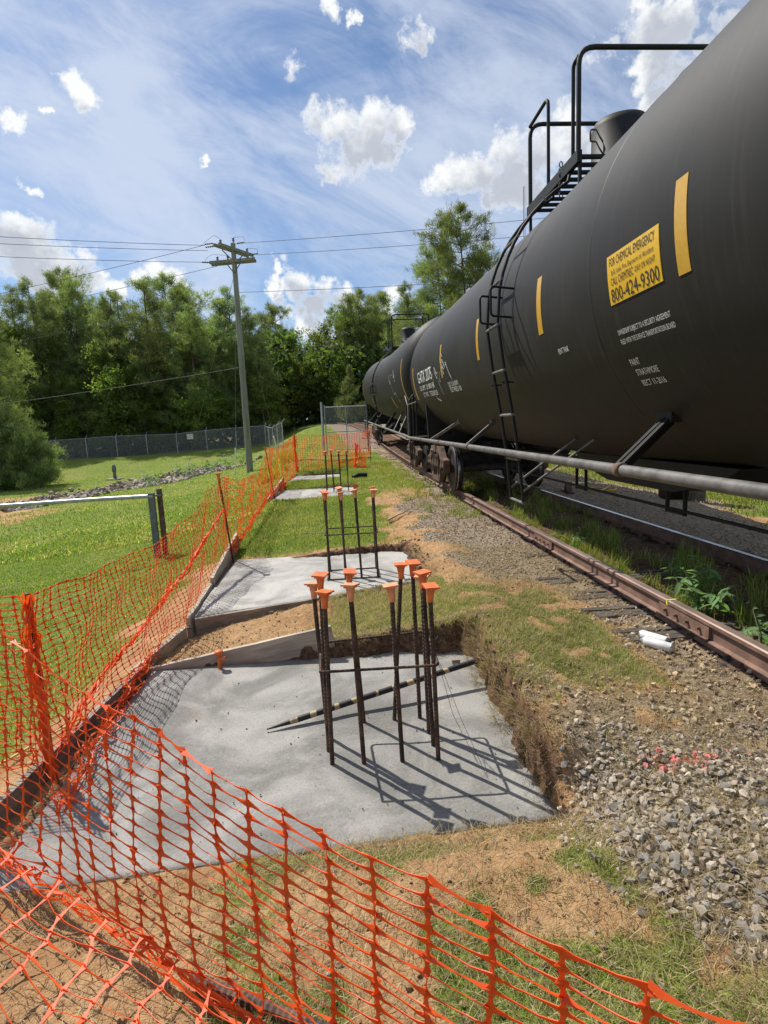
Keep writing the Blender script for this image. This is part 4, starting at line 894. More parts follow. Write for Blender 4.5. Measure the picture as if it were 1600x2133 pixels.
wire((-6.7, 29.4, 9.78), (-48, 16.5, 11.6), .9, 'lowest of the three wires leaving the pole to the left, nearly level')
wire((-6.3, 28.6, 10.3), (-48, 15.8, 12.4), .9, 'top wire of the three leaving the pole to the left, nearly level')
wire((-6.25, 28.9, 10.15), (-48, 16.1, 12.0), .9, 'middle wire of the three leaving the pole to the left, nearly level')
wire((-6.3, 28.7, 10.35), (-62, 45, 9.0), 1.2, 'upper wire falling away to the left behind the pole across the trees')
wire((-6.0, 29.5, 9.6), (-62, 45.4, 8.4), 1.2, 'second wire falling away to the left across the tree tops')
wire((-5.3, 29.5, 8.2), (-62, 45.6, 6.8), 1.3, 'thin line leaving the pole below the arms towards the left')
wire((-5.3, 29.4, 4.75), (-62, 45.2, 3.6), 1.0, 'thick cable crossing the trees low on the pole to the left', .016)
wire((-4.1, 30.3, 10.3), (45, 20.5, 11.6), .8, 'lower of the two top wires running right from the pole')
wire((-4.6, 29.4, 10.6), (45, 19.5, 12.3), .8, 'upper of the two top wires running right from the pole')
wire((-5.05, 29.5, 8.35), (45, 20, 9.6), .9, 'lowest wire running right from the pole over the clouds')
def guy(top, bot, label):
    bz = H(*bot); a = Vector((-5.17, 29.5, top)); b = Vector((bot[0], bot[1], bz)); r = empty('guy_wire', b); d = (a-b); MB().tube([(0, 0, 0), d], .009, 5).build('cable', M['guy'], r); dn = d.normalized(); MB().tube([dn*.15, dn*1.5], .035, 8).build('marker', M['white'], r); tag(r, label, 'guy wire', 'guy wires of the pole')
guy(9.3, (-10.6, 36.5), 'guy wire with white sleeve leaning left of the pole'); guy(9.0, (-6.25, 30.8), 'steep guy wire with white sleeve just left of the pole'); guy(9.0, (-4.55, 36), 'guy wire with white sleeve right of the pole')

# ------------------------------------------------------------------ chain link fences and gate
def fence(name, pts, h, label, cat, arms=True, step=3.0):
    r = empty(name, (pts[0][0], pts[0][1], H(*pts[0]))); o0 = Vector(r.location)
    for (a, b) in zip(pts[:-1], pts[1:]):
        L = math.dist(a, b); n = max(1, round(L/step)); P = []
        for i in range(n+1):
            x, y = a[0]+(b[0]-a[0])*i/n, a[1]+(b[1]-a[1])*i/n; z = H(x, y); P.append(Vector((x, y, z))-o0)
        d = Vector((b[0]-a[0], b[1]-a[1], 0)).normalized(); nrm = Vector((-d.y, d.x, 0))
        for p in P:
            m = MB(); m.tube([p-Vector((0, 0, .2)), p+Vector((0, 0, h))], .038, 8)
            if arms: m.tube([p+Vector((0, 0, h)), p+Vector((0, 0, h+.28))+nrm*.22+d*.05], .02, 6)
            m.build('post', M['galv'], r)
        for q, w in zip(P[:-1], P[1:]):
            MB().tube([q+Vector((0, 0, h)), w+Vector((0, 0, h))], .024, 6).build('top_rail', M['galv'], r)
            me = bpy.data.meshes.new('mesh_panel'); l = (w-q).length; me.from_pydata([q, w, w+Vector((0, 0, h)), q+Vector((0, 0, h))], [], [(0, 1, 2, 3)]); uv = me.uv_layers.new(name='UVMap'); c = 16.0
            for k, (u, v) in enumerate(((0, 0), (l*c, 0), (l*c, h*c), (0, h*c))): uv.data[k].uv = (u, v)
            me.materials.append(M['chain']); link('mesh_panel', me, r)
        if arms:
            for k in range(3):
                f = (k+1)/3; MB().tube([p+Vector((0, 0, h+.28*f))+nrm*.22*f for p in P], .005, 4).build('barbed_wire', M['wire'], r)
    return tag(r, label, cat)
fence('chain_link_fence', [(-40, 57), (-8.3, 57)], 1.95, 'long chain link fence with barbed wire arms along the foot of the wood', 'fence')
fence('chain_link_fence', [(-8.3, 56.8), (-5.0, 43)], 1.9, 'short chain link fence coming forward from the wood towards the gate', 'fence', True, 3.4)
gt = empty('chain_link_gate', (-1.25, 27, H(-1.25, 27))); zg = H(-1.25, 27)
MB().tube([(0, 0, -.2), (0, 0, 2.5)], .06, 12).build('post', M['galv'], gt); MB().tube([(.13, 0, .05), (.13, 0, 2.35)], .025, 8).build('frame_upright', M['galv'], gt); MB().tube([(1.12, 0, .1), (1.12, 0, 2.25)], .022, 8).build('frame_upright', M['galv'], gt); MB().tube([(2.1, 0, .1), (2.1, 0, 2.35)], .04, 10).build('post', M['galvdark'], gt)
for z in (2.25, .25, 1.1): MB().tube([(.13, 0, z), (2.1, 0, z)], .024, 8).build('frame_rail', M['galv'], gt)
me = bpy.data.meshes.new('mesh_panel'); me.from_pydata([(.13, 0, .25), (2.1, 0, .25), (2.1, 0, 2.25), (.13, 0, 2.25)], [], [(0, 1, 2, 3)]); uv = me.uv_layers.new(name='UVMap')
for k, (u, v) in enumerate(((0, 0), (31, 0), (31, 36), (0, 36))): uv.data[k].uv = (u, v)
me.materials.append(M['chain']); link('mesh_panel', me, gt); tag(gt, 'galvanised chain link gate with top rail beside the second tank car', 'gate')
sgn = MB().box((0, 0, 0), (.62, .02, .52)).build('fence_sign', M['sign'], None, (-15.6, 56.93, H(-15.6, 57)+1.55)); tag(sgn, 'small blank pale sign hung on the far fence', 'sign')
bo = empty('marker_post', (-16.3, 40, H(-16.3, 40))); MB().box((0, 0, .03), (.9, .9, .08)).build('pad', M['concrete'], bo); MB().lathe([(.10, .05), (.12, .1), (.09, .5), (.14, .55), (.13, .9), (.05, 1.05), (.001, 1.06)], (0, 0, 0), 'z', 12).build('post', M['galvdark'], bo); tag(bo, 'small dark valve post on a pale pad in the far lawn', 'post')

# beyond the track on the right
bp = MB(); bp.lathe([(.20, -.2), (.20, .95), (.17, 1.05), (.001, 1.06)], (0, 0, 0), 'z', 14); tag(bp.build('timber_bollard', M['tie'], None, (6.25, 10.0, H(6.25, 10.0))), 'stout dark timber post seen under the near tank', 'post')
for (x, y0, lb) in ((8.6, 6, 'pale pipe rail running along the grass beyond the track'), (11.5, 7, 'second pale pipe rail farther out on the right lawn')):
    r = empty('pipe_rail', (x, y0, 0)); MB().tube([(0, 0, .42), (.5, 9, .42), (1, 26, .42)], .04, 8).build('rail', M['galv'], r)
    for k in range(7): MB().tube([(.04*k, 4*k, -.3), (.04*k, 4*k, .42)], .04, 8).build('post', M['galv'], r)
    tag(r, lb, 'rail')
ch = MB(); ch.prism([(-.25, 0), (.25, 0), (.25, .03), (.03, .03), (-.02, .22), (-.07, .22), (-.12, .03), (-.25, .03)], -.06, .06, lambda a, b, h: (h, a, b)); tag(ch.build('wheel_chock', M['rust'], None, (4.5, 11.6, H(4.5, 11.6)+.02)), 'rusty steel chock lying on ballast beyond the far rail', 'chock')
ro = MB(); ro.tube([(4.9+.25*math.cos(a)+.05*a, 11.3+.3*math.sin(a*1.3), H(5.0, 11.3)+.03) for a in np.linspace(0, 9, 50)], .014, 6); tag(ro.build('yellow_rope', mat('yellow_rope', (.7, .42, .04), .7)), 'coil of yellow rope on the ballast beyond the far rail', 'rope')
tw = empty('radio_mast', (150, 480, 0)); 
for (a, b) in (((-1, 0), (0, 0)), ((1, 0), (0, 0)), ((0, 1.5), (0, 0))): MB().tube([(a[0], a[1], 0), (a[0]*.6, a[1]*.6, 185)], .22, 5).build('leg', M['galv'], tw)
tag(tw, 'thin distant radio mast above the trees', 'mast')

# ------------------------------------------------------------------ stones
ICO = None
def ico():
    p = (1+5**.5)/2; v = np.array([(-1, p, 0), (1, p, 0), (-1, -p, 0), (1, -p, 0), (0, -1, p), (0, 1, p), (0, -1, -p), (0, 1, -p), (p, 0, -1), (p, 0, 1), (-p, 0, -1), (-p, 0, 1)], float); v /= np.linalg.norm(v[0])
    f = np.array([(0, 11, 5), (0, 5, 1), (0, 1, 7), (0, 7, 10), (0, 10, 11), (1, 5, 9), (5, 11, 4), (11, 10, 2), (10, 7, 6), (7, 1, 8), (3, 9, 4), (3, 4, 2), (3, 2, 6), (3, 6, 8), (3, 8, 9), (4, 9, 5), (2, 4, 11), (6, 2, 10), (8, 6, 7), (9, 8, 1)]); return v, f
IV, IF = ico()
SV = []
for k in range(16):
    v = IV.copy()
    for c in range(9):
        d = rng.normal(size=3); d /= np.linalg.norm(d); h = v@d; cut = rng.uniform(.4, .8); v = v-np.outer(np.maximum(0, h-cut), d)
    v = v*np.array([rng.uniform(.85, 1.25), rng.uniform(.7, 1.0), rng.uniform(.5, .85)])+rng.normal(0, .075, v.shape); SV.append(v)
def rot_mats(n):
    a = rng.random(n)*6.283; b = rng.normal(0, .45, n); c = rng.normal(0, .45, n); ca, sa, cb, sb, cc, sc = np.cos(a), np.sin(a), np.cos(b), np.sin(b), np.cos(c), np.sin(c); z = np.zeros(n); o = z+1
    Rz = np.stack([ca, -sa, z, sa, ca, z, z, z, o], 1).reshape(n, 3, 3); Rx = np.stack([o, z, z, z, cb, -sb, z, sb, cb], 1).reshape(n, 3, 3); Ry = np.stack([cc, z, sc, z, o, z, -sc, z, cc], 1).reshape(n, 3, 3); return Rz@Rx@Ry
def stone_cols(n):
    base = np.array([(.35, .295, .23), (.26, .23, .195), (.39, .33, .255), (.31, .25, .185), (.23, .21, .19), (.42, .37, .30)]); c = base[rng.integers(0, 6, n)]*rng.uniform(.75, 1.25, (n, 1)); return c
def merge_stones(name, P, S, label, cat, flat=1.0, cols=None):
    n = len(P); Rm = rot_mats(n); kind = rng.integers(0, len(SV), n); base = np.stack(SV)[kind]; V = np.einsum('nij,nkj->nki', Rm, base)*S[:, None, None]; V[:, :, 2] *= flat; V += P[:, None, :]
    F = (IF[None]+(np.arange(n)*12)[:, None, None]).reshape(-1, 3); c = stone_cols(n) if cols is None else cols
    return tag(link(name, np_mesh(name, V.reshape(-1, 3), [F], M['stone'], np.repeat(c, 12, 0))), label, cat, kind='stuff')
def build_stones():
    cand = []
    for (x0, x1, y0, y1, dens_, s0, s1) in ((.5, 2.6, .9, 2.4, 3900, .006, .027), (.6, 2.5, 1.9, 4.6, 1700, .006, .027), (.3, 2.5, 4.4, 13, 800, .010, .021), (3.9, 7.2, 3, 18, 230, .012, .026), (2.4, 3.95, 2, 16, 120, .012, .024), (-1.3, .9, .9, 2.2, 220, .004, .018), (1.1, 2.5, 13, 22, 120, .012, .024)):
        n = int((x1-x0)*(y1-y0)*dens_); x = rng.uniform(x0, x1, n); y = rng.uniform(y0, y1, n); g = gravel_d(x, y); base = .12 if x0 in (-1.3, 2.4, 1.1) else 0
        k = (rng.random(n) < np.maximum(g, base)) & ~in_slab(x, y, .05) & (np.abs(np.abs(x-xc(y))-.755) > .09); x, y = x[k], y[k]
        s = s0+(s1-s0)*rng.random(len(x))**1.8*1.05; s = s*np.where((y < 2.25) & (g[k] > .7), 1.0, .9); cand.append(np.stack([x, y, s], 1))
    A = np.concatenate(cand); z = height(A[:, 0], A[:, 1])+A[:, 2]*rng.uniform(.05, .75, len(A)); P = np.stack([A[:, 0], A[:, 1], z], 1); S = A[:, 2]
    # the 300 that show largest are stones of their own
    M3 = np.array(mw.to_3x3()).T; q = (P-np.array((0, 0, CAMZ)))@M3.T; px = 800-FPX*q[:, 0]/q[:, 2]; py = 1066.5+FPX*q[:, 1]/q[:, 2]; vis = (q[:, 2] < 0) & (px > 0) & (px < 1600) & (py > 0) & (py < 2133); app = np.where(vis, S/-q[:, 2], 0); order = np.argsort(-app); big = order[:300]; rest = order[300:]
    protos = [np_mesh('stone', v, [IF], M['stone'], np.tile(stone_cols(1), (12, 1))) for v in SV]
    for i in big:
        o = link('stone', protos[rng.integers(0, len(protos))], GROUND, tuple(P[i])); o.scale = (S[i],)*3; o.rotation_euler = (rng.normal(0, .4), rng.normal(0, .4), rng.random()*6.28)
    cc = stone_cols(len(rest)); cc = np.where((P[rest, 1] > 2.6)[:, None], cc*np.array((1.08, .96, .80)), cc); pm = rng.random(len(rest)) < .7*np.exp(-(((P[rest, 0]-1.50)/.20)**2+((P[rest, 1]-2.33-.15*(P[rest, 0]-1.5))/.06)**2)); tq = rng.uniform(.25, 1, (pm.sum(), 1)); cc[pm] = cc[pm]*(1-tq)+np.array((.62, .15, .14))*tq
    merge_stones('ballast_gravel', P[rest], S[rest], 'tan and grey crushed stone ballast along the track and right foreground', 'gravel', cols=cc)
    # rip rap in the ditch
    n = 3200; u = rng.random(n)**1.3; w = rng.normal(0, .95, n); ax, ay, bx, by = -15.6, 27.5, -9.0, 46; L = math.hypot(bx-ax, by-ay); x = ax+(bx-ax)*u-(by-ay)/L*w; y = ay+(by-ay)*u+(bx-ax)/L*w
    s = rng.uniform(.06, .24, n); z = height(x, y)+s*.5; c = stone_cols(n)*np.array([1.1, 1.08, 1.12])
    merge_stones('riprap', np.stack([x, y, z], 1), s, 'band of pale broken rock lining the ditch across the lawn', 'rocks', cols=c)
    # clods and crumbs of soil
    n = 16000; x = rng.uniform(-1.7, 1.0, n); y = .8+5.2*rng.random(n)**1.5; k = ~in_slab(x, y, .0) & (rng.random(n) < .5*(1-grass_d(x, y)*.7)); x, y = x[k], y[k]; s = .002+.014*rng.random(len(x))**4; col = np.array([(.37, .25, .14)])*rng.uniform(.7, 1.15, (len(x), 1))
    merge_stones('soil_clods', np.stack([x, y, height(x, y)+s*.4], 1), s, 'crumbs and clods of sandy orange soil round the near footing', 'soil', cols=col)
    n = 9000; x = rng.uniform(-.4, 1.0, n); y = rng.uniform(2.35, 7.8, n); d1 = np.minimum(pit(x, y, 0)[0], pit(x, y, 1)[0]); k = (d1 > -.01) & (d1 < .20) & (rng.random(n) < .75); x, y = x[k], y[k]; s = .004+.022*rng.random(len(x))**3.5; col = np.array([(.17, .11, .07), (.11, .075, .05), (.24, .155, .09), (.09, .065, .045)])[rng.integers(0, 4, len(x))]*rng.uniform(.7, 1.2, (len(x), 1))
    merge_stones('bank_clods', np.stack([x, y, height(x, y)+s*.3], 1), s, 'dark crumbling clods on the cut soil bank round the footings', 'soil', cols=col)
    d0 = rng.random(260); n = 420; x = rng.uniform(-1.5, .7, n); y = rng.uniform(2.3, 4.2, n); s = .002+.007*rng.random(n)**4; k = rng.random(n) < .6; x, y, s = x[k], y[k], s[k]
    merge_stones('concrete_crumbs', np.stack([x, y, np.full(len(x), -.196)], 1), s, 'dark crumbs scattered on the nearest footing', 'crumbs', cols=np.tile((.09, .085, .08), (len(x), 1)))
build_stones()

# ------------------------------------------------------------------ grass
def blades(name, x, y, h, w, col, lean, label, cat, z=None, seg2=True, matn='grass', curl=None):
    n = len(x); z = height(x, y) if z is None else z; a = rng.random(n)*6.283 if curl is None else curl; dx, dy = np.cos(a), np.sin(a); b = a+1.57+rng.normal(0, .4, n); wx, wy = np.cos(b)*w/2, np.sin(b)*w/2
    l = h*lean; hz = h*np.sqrt(np.maximum(.03, 1-lean**2)); V = np.zeros((n, 5, 3)); z = z-.006
    V[:, 0] = np.stack([x-wx, y-wy, z], 1); V[:, 1] = np.stack([x+wx, y+wy, z], 1); mx, my, mz = x+dx*l*.38, y+dy*l*.38, z+hz*.62
    V[:, 2] = np.stack([mx+wx*.8, my+wy*.8, mz], 1); V[:, 3] = np.stack([mx-wx*.8, my-wy*.8, mz], 1); V[:, 4] = np.stack([x+dx*l, y+dy*l, z+hz], 1)
    i = np.arange(n)*5; F4 = np.stack([i, i+1, i+2, i+3], 1); F3 = np.stack([i+3, i+2, i+4], 1)
    return tag(link(name, np_mesh(name, V.reshape(-1, 3), [F4, F3], M[matn], np.repeat(col, 5, 0))), label, cat, kind='stuff')
def gcol(x, y, dry, n):
    g = np.array([(.135, .18, .028), (.18, .225, .04), (.10, .15, .026), (.23, .25, .055)])[rng.integers(0, 4, n)]; s = np.array([(.38, .30, .15), (.47, .385, .21), (.29, .22, .11)])[rng.integers(0, 3, n)]
    f = (rng.random(n) < np.clip(dry, 0, 1))[:, None]; return np.where(f, s, g)*rng.uniform(.75, 1.25, (n, 1))
def scatter(x0, x1, y0, y1, per, mask=True, m=.045):
    n = int((x1-x0)*(y1-y0)*per); x = rng.uniform(x0, x1, n); y = rng.uniform(y0, y1, n); k = ~in_slab(x, y, m) & (np.abs(np.abs(x-xc(y))-.755) > .075)
    if mask: k &= rng.random(n) < grass_d(x, y)**1.3
    return x[k], y[k]
x, y = scatter(-2.4, 2.2, .85, 2.4, 17000); n = len(x); dry = .66+1.5*(fbm(x, y, 2.3, 3)-.5)
blades('grass', x, y, rng.uniform(.018, .055, n), rng.uniform(.0018, .0034, n), gcol(x, y, dry, n), rng.uniform(.35, .95, n), 'patchy green and straw grass in the near foreground', 'grass')
x, y = scatter(-.6, 2.25, 2.2, 6.2, 15000); n = len(x); dry = .70+1.7*(fbm(x, y, 1.9, 3)-.5)+.4*(x < 1.0)
blades('grass', x, y, rng.uniform(.018, .06, n), rng.uniform(.0022, .004, n), gcol(x, y, dry, n), rng.uniform(.35, .97, n), 'half dry grass on the bank between the footings and the rail', 'grass')
x, y = scatter(-1.9, 1.9, 7.2, 24, 2600); n = len(x); dry = .18+1.0*(fbm(x, y, 1.1, 3)-.5)+.35*sst(.2, 1.2, x)
blades('grass', x, y, rng.uniform(.03, .085, n), rng.uniform(.004, .008, n), gcol(x, y, dry, n)*np.array([1.05, 1.1, .9]), rng.uniform(.3, .9, n), 'green grass strip between the second and farthest footings', 'grass')
x, y = scatter(-8, -1.75, 2.3, 16, 1500); n = len(x); dry = .12+.9*(fbm(x, y, .8, 3)-.45)+.7*sst(-3.0, -1.9, x)*sst(8, 5, y)
blades('lawn_grass', x, y, rng.uniform(.025, .07, n), rng.uniform(.005, .010, n), gcol(x, y, dry, n)*np.array([1.05, 1.15, .85]), rng.uniform(.3, .9, n), 'mown green lawn falling away left of the orange net', 'grass')
n = 90000; y = 12+40*rng.random(n)**1.2; x = -1.5-y*.75*rng.random(n); k = (grass_d(x, y) > .4) & ~((x+15.5)**2/10+(y-24)**2/20 < .6); x, y = x[k], y[k]; n = len(x); dry = .25+1.0*(fbm(x, y, .4, 3)-.5)
blades('lawn_grass', x, y, rng.uniform(.04, .11, n), rng.uniform(.012, .03, n), gcol(x, y, dry, n)*np.array([1.05, 1.1, .9]), rng.uniform(.3, .85, n), 'far lawn reaching back to the chain link fence', 'grass')
x, y = scatter(4.3, 16, 3, 26, 420); n = len(x); blades('grass', x, y, rng.uniform(.04, .16, n), rng.uniform(.008, .018, n), gcol(x, y, np.full(n, .2), n)*np.array([1.1, 1.15, .9]), rng.uniform(.2, .8, n), 'rough grass beyond the track, seen under the tank', 'grass')
# straw and thatch lying flat
n = 190000; x = rng.uniform(-1.8, 2.3, n); y = .85+6.2*rng.random(n)**1.25; d1 = np.minimum(pit(x, y, 0)[0], pit(x, y, 1)[0]); pr = .16+.22*(fbm(x, y, 3, 3) > .5)+.75*np.exp(-((d1-.14)/.12)**2)*(x > -.5)+.22*grass_d(x, y)+.30*sst(.7, .9, x)*sst(3.6, 2.6, y)+.2*sst(4.6, 5.5, y)*sst(.8, 1.2, x)+.30*sst(1.0, 1.4, x)*sst(2.3, 2.2, x)+.18*sst(2.2, 1.9, y)*sst(-.6, .0, x); k = (rng.random(n) < pr*.7) & (d1 > .0) & (np.abs(np.abs(x-xc(y))-.755) > .075); x, y = x[k], y[k]; n = len(x)
blades('dry_straw', x, y, rng.uniform(.03, .10, n), rng.uniform(.0015, .003, n), np.array([(.36, .28, .15), (.25, .18, .10), (.46, .38, .23), (.17, .12, .075)])[rng.integers(0, 4, n)]*rng.uniform(.7, 1.2, (n, 1)), rng.uniform(.93, .995, n), 'matted dry straw on the edges of the dug soil', 'straw', z=height(x, y)+.012)
# roots hanging down the pit wall
n = 1700; y = rng.uniform(2.4, 4.2, n); y = y+.06*np.sin(y*23); x = .80+(fbm(y, y*0, 3, 2)-.5)*.05+rng.normal(0, .02, n); z = height(x+.07, y)-rng.random(n)*.05
blades('hanging_roots', x, y, rng.uniform(.04, .12, n), rng.uniform(.0015, .0035, n), np.array([(.30, .22, .13), (.18, .12, .075)])[rng.integers(0, 2, n)]*rng.uniform(.7, 1.2, (n, 1)), rng.uniform(.75, .99, n), 'dead roots and turf hanging over the soil wall of the nearest footing', 'roots', z=z, curl=np.pi+rng.normal(0, .7, n))
# weeds between the rails
def tufts(x0, x1, y0, y1, k, per, h0, h1, w, label, colmul):
    cx_ = rng.uniform(x0, x1, k); cy_ = rng.uniform(y0, y1, k); x = np.repeat(cx_, per)+rng.normal(0, .05, k*per); y = np.repeat(cy_, per)+rng.normal(0, .05, k*per); sh = np.repeat(rng.uniform(.5, 1, k), per); n = len(x); x = x+xc(y)-GX; ok = np.abs(np.abs(x-xc(y))-.755) > .07; x, y, sh = x[ok], y[ok], sh[ok]; n = len(x)
    blades('weed_grass', x, y, rng.uniform(h0, h1, n)*sh, rng.uniform(.6, 1.3, n)*w, gcol(x, y, np.full(n, .25), n)*np.array(colmul), rng.uniform(.15, .8, n), label, 'weeds')
tufts(2.52, 3.86, 3.2, 20, 190, 75, .07, .34, .0055, 'tall weeds growing between the rails in the shade of the tank', (1.0, 1.1, .95))
tufts(1.2, 2.3, 9, 22, 150, 40, .06, .2, .006, 'bright tufts beside the near rail towards the trucks', (1.1, 1.2, .8))
tufts(2.5, 2.75, 4.2, 9, 55, 50, .06, .24, .005, 'bright grass tufts against the inside of the near rail', (1.2, 1.3, .8))
tufts(-3.2, -2.1, 20, 33, 60, 40, .2, .7, .02, 'tall weeds round the gate and far net', (1.2, 1.4, .8))

def leafy(loc, n, h, spread, label, leaf=.13):
    r = empty('leafy_weed', loc); lm = MB(); w = .26
    pr = [(0, 0), (.25, .75), (.5, 1), (.75, .7), (1, 0)]
    vs = []; 
    for (t, k) in pr: vs += [(-w*k/2, t, .06*k-.25*t*t), (0, t, -.25*t*t), (w*k/2, t, .06*k-.25*t*t)]
    fs = [];
    for i in range(4): fs += [(3*i, 3*i+1, 3*i+4, 3*i+3), (3*i+1, 3*i+2, 3*i+5, 3*i+4)]
    me = np_mesh('leaf', np.array(vs), [np.array(fs)], M['foliage'], np.tile((.16, .26, .11), (15, 1)), True)
    for s in range(5):
        a = random.random()*6.28; tip = Vector((math.cos(a)*spread*random.uniform(.5, 1), math.sin(a)*spread*random.uniform(.5, 1), h*random.uniform(.7, 1))); pts = [Vector((0, 0, -.03)), tip*.5+Vector((0, 0, h*.12)), tip]; MB().tube(pts, [.006, .005, .002], 5).build('stem', M['bark'] if False else mat_stem, r)
        for k in range(n):
            t = .25+.75*(k+random.random())/n; p = (pts[0]*(1-t)**2+pts[1]*2*t*(1-t)+pts[2]*t*t); o = link('leaf', me, r, p); sc = leaf*random.uniform(.6, 1.15); o.scale = (sc, sc, sc); o.rotation_euler = (random.uniform(-.5, .5), random.uniform(-.4, .4), random.random()*6.28)
    return tag(r, label, 'weed', 'leafy weeds by the track')
mat_stem = mat('weed_stem', (.13, .16, .06), .7)
leafy((2.72, 4.12, -.03), 15, .44, .30, 'broad leafed weed between the rails at the right edge', .16); leafy((2.78, 4.55, -.03), 12, .40, .26, 'taller leafy weed behind the broad leafed one between the rails', .12)
leafy((2.72, 6.7, -.05), 9, .28, .26, 'low leafy weed at the foot of the ladder by the near rail', .09); leafy((2.68, 3.45, -.05), 9, .30, .22, 'leafy sprig low at the right edge behind the near rail', .12)
for k, (x, y) in enumerate(((-10.9, 38), (-9.9, 40.5), (-9.1, 42.5), (-12.2, 35), (-7.9, 41.5))):
    leafy((x, y, H(x, y)), 12, 1.25, .8, 'tall pale weed beside the rock band, %s from the left' % ('second', 'third', 'fourth', 'first', 'fifth')[k], .42)

# ------------------------------------------------------------------ trees
def limb_tree(kind, seed):
    rr = random.Random(seed); nr = np.random.default_rng(seed); tr = MB(); pts = []; Hh = 1.0*{'pine': 17, 'pine_open': 18, 'broad': 11, 'cedar': 8, 'bush': 5}[kind]
    lean = [rr.gauss(0, .012), rr.gauss(0, .012)]; n = 9; tp = [Vector((lean[0]*Hh*t*t*3, lean[1]*Hh*t*t*3, Hh*t)) for t in np.linspace(0, 1, n)]; r0 = {'pine': .2, 'pine_open': .19, 'broad': .18, 'cedar': .11, 'bush': .1}[kind]
    tr.tube([tp[0]-Vector((0, 0, .4))]+tp, [r0*1.25]+[r0*(1-.88*t) for t in np.linspace(0, 1, n)], 8)
    C = []; D = []; Sz = []
    def at(t): k = min(n-2, int(t*(n-1))); f = t*(n-1)-k; return tp[k].lerp(tp[k+1], f)
    if kind == 'pine': nl, t0, rad = 84, .08, 3.2
    elif kind == 'pine_open': nl, t0, rad = 34, .52, 3.6
    elif kind == 'broad': nl, t0, rad = 40, .10, 3.3
    elif kind == 'bush': nl, t0, rad = 70, .0, 2.6
    else: nl, t0, rad = 60, .04, 1.9
    for i in range(nl):
        t = t0+(1-t0)*((i+rr.random())/nl)**(.9); u = (t-t0)/(1-t0)
        prof = {'pine': (1-u**2.6)*(.6+.4*min(1, u*4+.3))+.10, 'pine_open': math.sin(math.pi*min(1, .18+.8*u))**.8, 'broad': math.sin(math.pi*min(1, .2+.76*u))**.6, 'cedar': 1.02-u, 'bush': math.cos(u*1.5)**.6}[kind]
        L = rad*prof*rr.uniform(.65, 1.2); a = rr.random()*6.283; rise_ = {'pine': rr.uniform(-.05, .5), 'pine_open': rr.uniform(-.1, .55), 'broad': rr.uniform(.1, .8), 'cedar': rr.uniform(.2, .6), 'bush': rr.uniform(-.1, .6)}[kind]*(.5+u)
        b = at(t); d = Vector((math.cos(a), math.sin(a), rise_)).normalized(); e = b+d*L+Vector((0, 0, .12*L)); m = b.lerp(e, .5)+Vector((rr.gauss(0, .1), rr.gauss(0, .1), -.05*L))
        tr.tube([b, m, e], [max(.02, .05*L*.35), .025, .01], 4, cap=False)
        k = int({'pine': 9, 'pine_open': 16, 'broad': 8, 'cedar': 9, 'bush': 11}[kind]*max(.6, L)); 
        for j in range(k):
            f = rr.uniform(.25, 1.05)**.7; p = b.lerp(e, f)+Vector((rr.gauss(0, .14*L), rr.gauss(0, .14*L), rr.gauss(.05, .11*L+.05))); C.append(p); D.append(((p-b).normalized()*.6+Vector((0, 0, .8))).normalized()); Sz.append(rr.uniform(.75, 1.2)*(1-.3*u))
    C = np.array([tuple(c) for c in C]); D = np.array([tuple(c) for c in D]); Sz = np.array(Sz); m = len(C)
    if kind in ('pine', 'pine_open', 'cedar', 'bush'):
        per, ln, wd = 22, (.46 if kind != 'cedar' else .30), .046; sp = .75
        base = np.array([(.165, .205, .092), (.195, .235, .10), (.14, .18, .084), (.245, .26, .108)])
    else:
        per, ln, wd = 16, .30, .17; sp = 1.3; base = np.array([(.13, .185, .04), (.16, .215, .048), (.11, .16, .038), (.19, .22, .055)])
    dirs = np.repeat(D, per, 0)+nr.normal(0, sp, (m*per, 3)); dirs /= np.linalg.norm(dirs, axis=1)[:, None]; o = np.repeat(C, per, 0)+nr.normal(0, .13 if kind != 'broad' else .24, (m*per, 3)); sz = np.repeat(Sz, per)*nr.uniform(.7, 1.25, m*per)
    w = np.cross(dirs, nr.normal(size=dirs.shape)); w /= np.linalg.norm(w, axis=1)[:, None]; L = (ln*sz)[:, None]; W_ = (wd*sz)[:, None]/2
    if kind == 'broad':
        V = np.stack([o, o+dirs*L*.5+w*W_, o+dirs*L, o+dirs*L*.5-w*W_], 1); F = np.arange(len(o)*4).reshape(-1, 4); q = 4
    else:
        V = np.stack([o-w*W_, o+w*W_, o+dirs*L], 1); F = np.arange(len(o)*3).reshape(-1, 3); q = 3
    col = np.repeat(base[nr.integers(0, 4, m)]*nr.uniform(.75, 1.25, (m, 1)), per, 0)*nr.uniform(.8, 1.2, (m*per, 1))
    return tr.mesh('trunk', M['bark']), np_mesh('crown', V.reshape(-1, 3), [F], M['foliage'], np.repeat(col, q, 0)), Hh
TP = {'pine': [limb_tree('pine', s) for s in (1, 2, 3, 4)], 'pine_open': [limb_tree('pine_open', s) for s in (11, 12, 13)], 'broad': [limb_tree('broad', s) for s in (21, 22, 23)], 'cedar': [limb_tree('cedar', s) for s in (31, 32)], 'bush': [limb_tree('bush', s) for s in (41, 42)]}
NAMES = {'pine': 'pine_tree', 'pine_open': 'pine_tree', 'broad': 'leafy_tree', 'cedar': 'young_pine', 'bush': 'bush'}
def tree(kind, x, y, top, label, wide=1.0, group='trees of the wood', rz=None):
    v = random.choice(TP[kind]); z = H(x, y); s = (top-z)/v[2]; r = empty(NAMES[kind], (x, y, z-.1), random.random()*6.28 if rz is None else rz); r.scale = (s*wide, s*wide, s)
    link('trunk', v[0], r); link('crown', v[1], r); return tag(r, label, 'tree', group)
